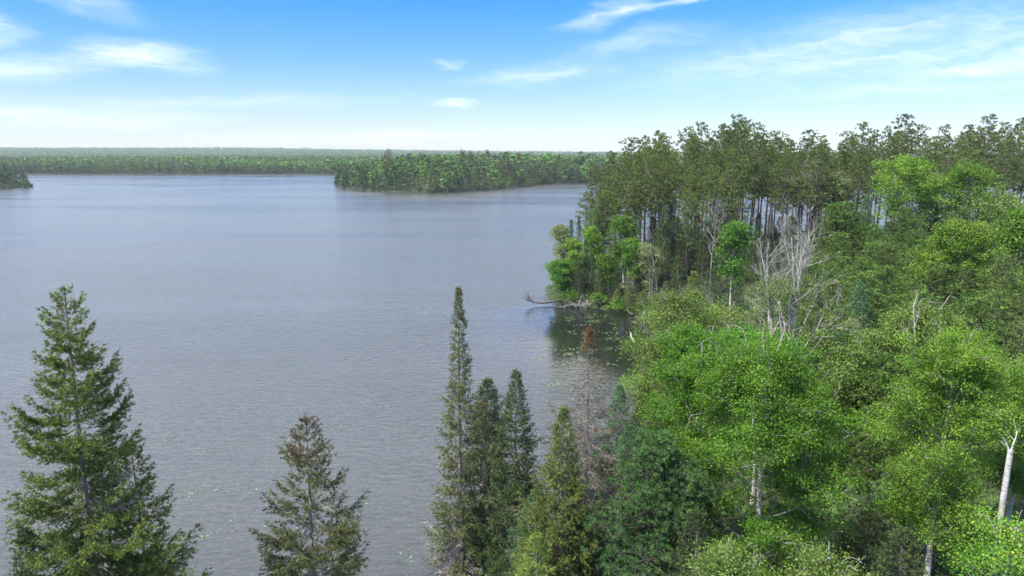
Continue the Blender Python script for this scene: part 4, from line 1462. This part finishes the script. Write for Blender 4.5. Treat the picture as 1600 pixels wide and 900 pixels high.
def wood_mass(mesh, X, Y, S, T, rng, hmul=1.0):
    """trees of the wood, species chosen by patches"""
    Z = np.maximum(ground(X, Y), 0)
    patch = wob(X, Y, 70.0, 1) + .7 * rng.normal(size=len(X)) * .8
    grey = wob(X, Y, 45.0, 5)
    for k in keys:
        for i in range(4):
            pass
    sel = np.empty(len(X), dtype=object)
    for j in range(len(X)):
        p = patch[j]
        if grey[j] > .74 and rng.random() < .5:
            sel[j] = 'grey_snag'
        elif p > .35:
            sel[j] = 'leafy' if rng.random() < .7 else 'slim_leafy'
        elif p > -.05:
            sel[j] = ('leafy_mid', 'green_spruce', 'leafy')[rng.integers(3)]
        elif p > -.6:
            sel[j] = ('green_spruce', 'cedar', 'dark_spruce', 'leafy_mid')[rng.integers(4)]
        else:
            sel[j] = ('dark_spruce', 'far_pine', 'green_spruce')[rng.integers(3)]
    var = rng.integers(0, 4, len(X))
    for k in keys:
        for i in range(4):
            m = np.where((sel == k) & (var == i))[0]
            if not len(m):
                continue
            V0, F0 = T[k][i]
            h = (13 + 3.2 * wob(X[m], Y[m], 38.0, 3) + rng.normal(size=len(m)) * 1.6) * S[m] * hmul
            wdt = h * rng.uniform(1.0, 1.5, len(m)) * S[m] ** .5
            a = rng.uniform(0, 2 * PI, len(m))
            c, s = np.cos(a), np.sin(a)
            x = V0[None, :, 0] * wdt[:, None]
            y = V0[None, :, 1] * wdt[:, None]
            V = np.stack([x * c[:, None] - y * s[:, None] + X[m][:, None], x * s[:, None] + y * c[:, None] + Y[m][:, None],
                          V0[None, :, 2] * h[:, None] + Z[m][:, None] - .3], -1).reshape(-1, 3)
            F = (F0[None] + (np.arange(len(m)) * len(V0))[:, None, None]).reshape(-1, F0.shape[1])
            mesh.add(V, F, mi_of[k])


def scatter(rng, x0, x1, y0, y1, step, grow=0.0):
    """jittered grid whose spacing grows with distance"""
    X, Y = [], []
    y = y0
    while y < y1:
        st = step + grow * (y - y0)
        xx = np.arange(x0 * y / y1 if grow else x0, x1 * y / y1 if grow else x1, st)
        X.append(xx + rng.uniform(-.45, .45, len(xx)) * st)
        Y.append(np.full(len(xx), y) + rng.uniform(-.5, .5, len(xx)) * st)
        y += st * .9
    return np.concatenate(X), np.concatenate(Y)


fw = Mesh()
r1 = np.random.default_rng(301)
Tn = templates(46, 1.75)
X, Y = scatter(r1, -760, 420, 800, 1130, 5.6)
s = sdf(X, Y, FARL)
m = (s > 6) & ~((X > -150) & (Y > 1000))
wood_mass(fw, X[m], Y[m], np.ones(m.sum()), Tn, r1)
Tf = templates(26, 2.3)
X, Y = scatter(r1, -4300, 2600, 1130, 5200, 9.0, .0075)
m = (np.abs(X) < Y * .80)
X, Y = X[m], Y[m]
S = 1 + np.clip((Y - 1130) / 4000, 0, 1) * .35
wood_mass(fw, X, Y, S, Tf, r1)
# land strip behind the island
X, Y = scatter(r1, 18, 420, 560, 760, 6.0)
s = sdf(X, Y, ISLAND)
m = (s > 1.5) & (s < 55)
wood_mass(fw, X[m], Y[m], np.ones(m.sum()), Tn, r1, .95)
X, Y = scatter(r1, -140, 80, 470, 700, 7.5)
s = sdf(X, Y, ISLAND)
m = (s > 32)
wood_mass(fw, X[m], Y[m], np.ones(m.sum()), Tn, r1, .9)
X, Y = scatter(r1, -620, -420, 470, 560, 7.5)
s = sdf(X, Y, POINT)
m = (s > 3)
wood_mass(fw, X[m], Y[m], np.ones(m.sum()), Tn, r1)
fo = fw.build('far_forest', [M[x] for x in mats_])
fo['kind'] = 'stuff'
fo['label'] = 'mixed green forest rolling back from the far shores to the horizon'

# scrub along the far waterlines
sg = Mesh()
for poly, bx in ((ISLAND, (-150, 320, 410, 620)), (POINT, (-440, -325, 455, 560)), (FARL, (-700, -100, 790, 860))):
    nn = 60000 if poly is ISLAND else 26000
    X, Y = r1.uniform(bx[0], bx[1], nn), r1.uniform(bx[2], bx[3], nn)
    s = sdf(X, Y, poly)
    m = (s > -1.5) & (s < 5)
    X, Y = X[m], Y[m]
    X, Y = np.repeat(X, 3), np.repeat(Y, 3)
    P = np.stack([X + r1.normal(size=len(X)) * .5, Y + r1.normal(size=len(X)) * .5, np.maximum(ground(X, Y), 0) + r1.random(len(X)) ** 1.5 * 2.6], -1)
    sg.leaves(P, norm(r1.normal(size=P.shape) * .7 + (0, -.4, .7)), .75, r1)
so = sg.build('shore_undergrowth', M['far_dark'])
so['kind'] = 'stuff'
so['label'] = 'dark scrub overhanging the water along the far shores'

# marsh grass at the cove of the far shore
mg = Mesh()
X, Y = r1.uniform(-185, -112, 5000), r1.uniform(796, 835, 5000)
s = sdf(X, Y, FARL)
m = (s > -2) & (s < 9)
P = np.stack([X[m], Y[m], np.maximum(ground(X[m], Y[m]), 0)], -1)
mg.blades(P, norm(r1.normal(size=P.shape) * .25 + (0, 0, 1)), 1.5, .5, r1)
mo = mg.build('marsh_grass', M['far_yellow'])
mo['kind'] = 'stuff'
mo['label'] = 'pale strip of marsh grass in the cove of the far shore'

# ------------------------------------------------------------------ air
HAZE = 0.0001
if HAZE:
    hm = Mesh()
    x0, x1, y0, y1, z0, z1 = -6550, 6600, -700, 6250, -4.5, 120
    V = [(x0, y0, z0), (x1, y0, z0), (x1, y1, z0), (x0, y1, z0), (x0, y0, z1), (x1, y0, z1), (x1, y1, z1), (x0, y1, z1)]
    hm.add(V, [(0, 3, 2, 1), (4, 5, 6, 7), (0, 1, 5, 4), (1, 2, 6, 5), (2, 3, 7, 6), (3, 0, 4, 7)])
    t = NT('haze')
    v = t.n.new('ShaderNodeVolumePrincipled')
    v.inputs['Color'].default_value = (.86, .93, 1.0, 1)
    v.inputs['Density'].default_value = HAZE
    t.l.new(v.outputs[0], t.out.inputs['Volume'])
    ho = hm.build('haze', t.m)
    ho['kind'] = 'stuff'
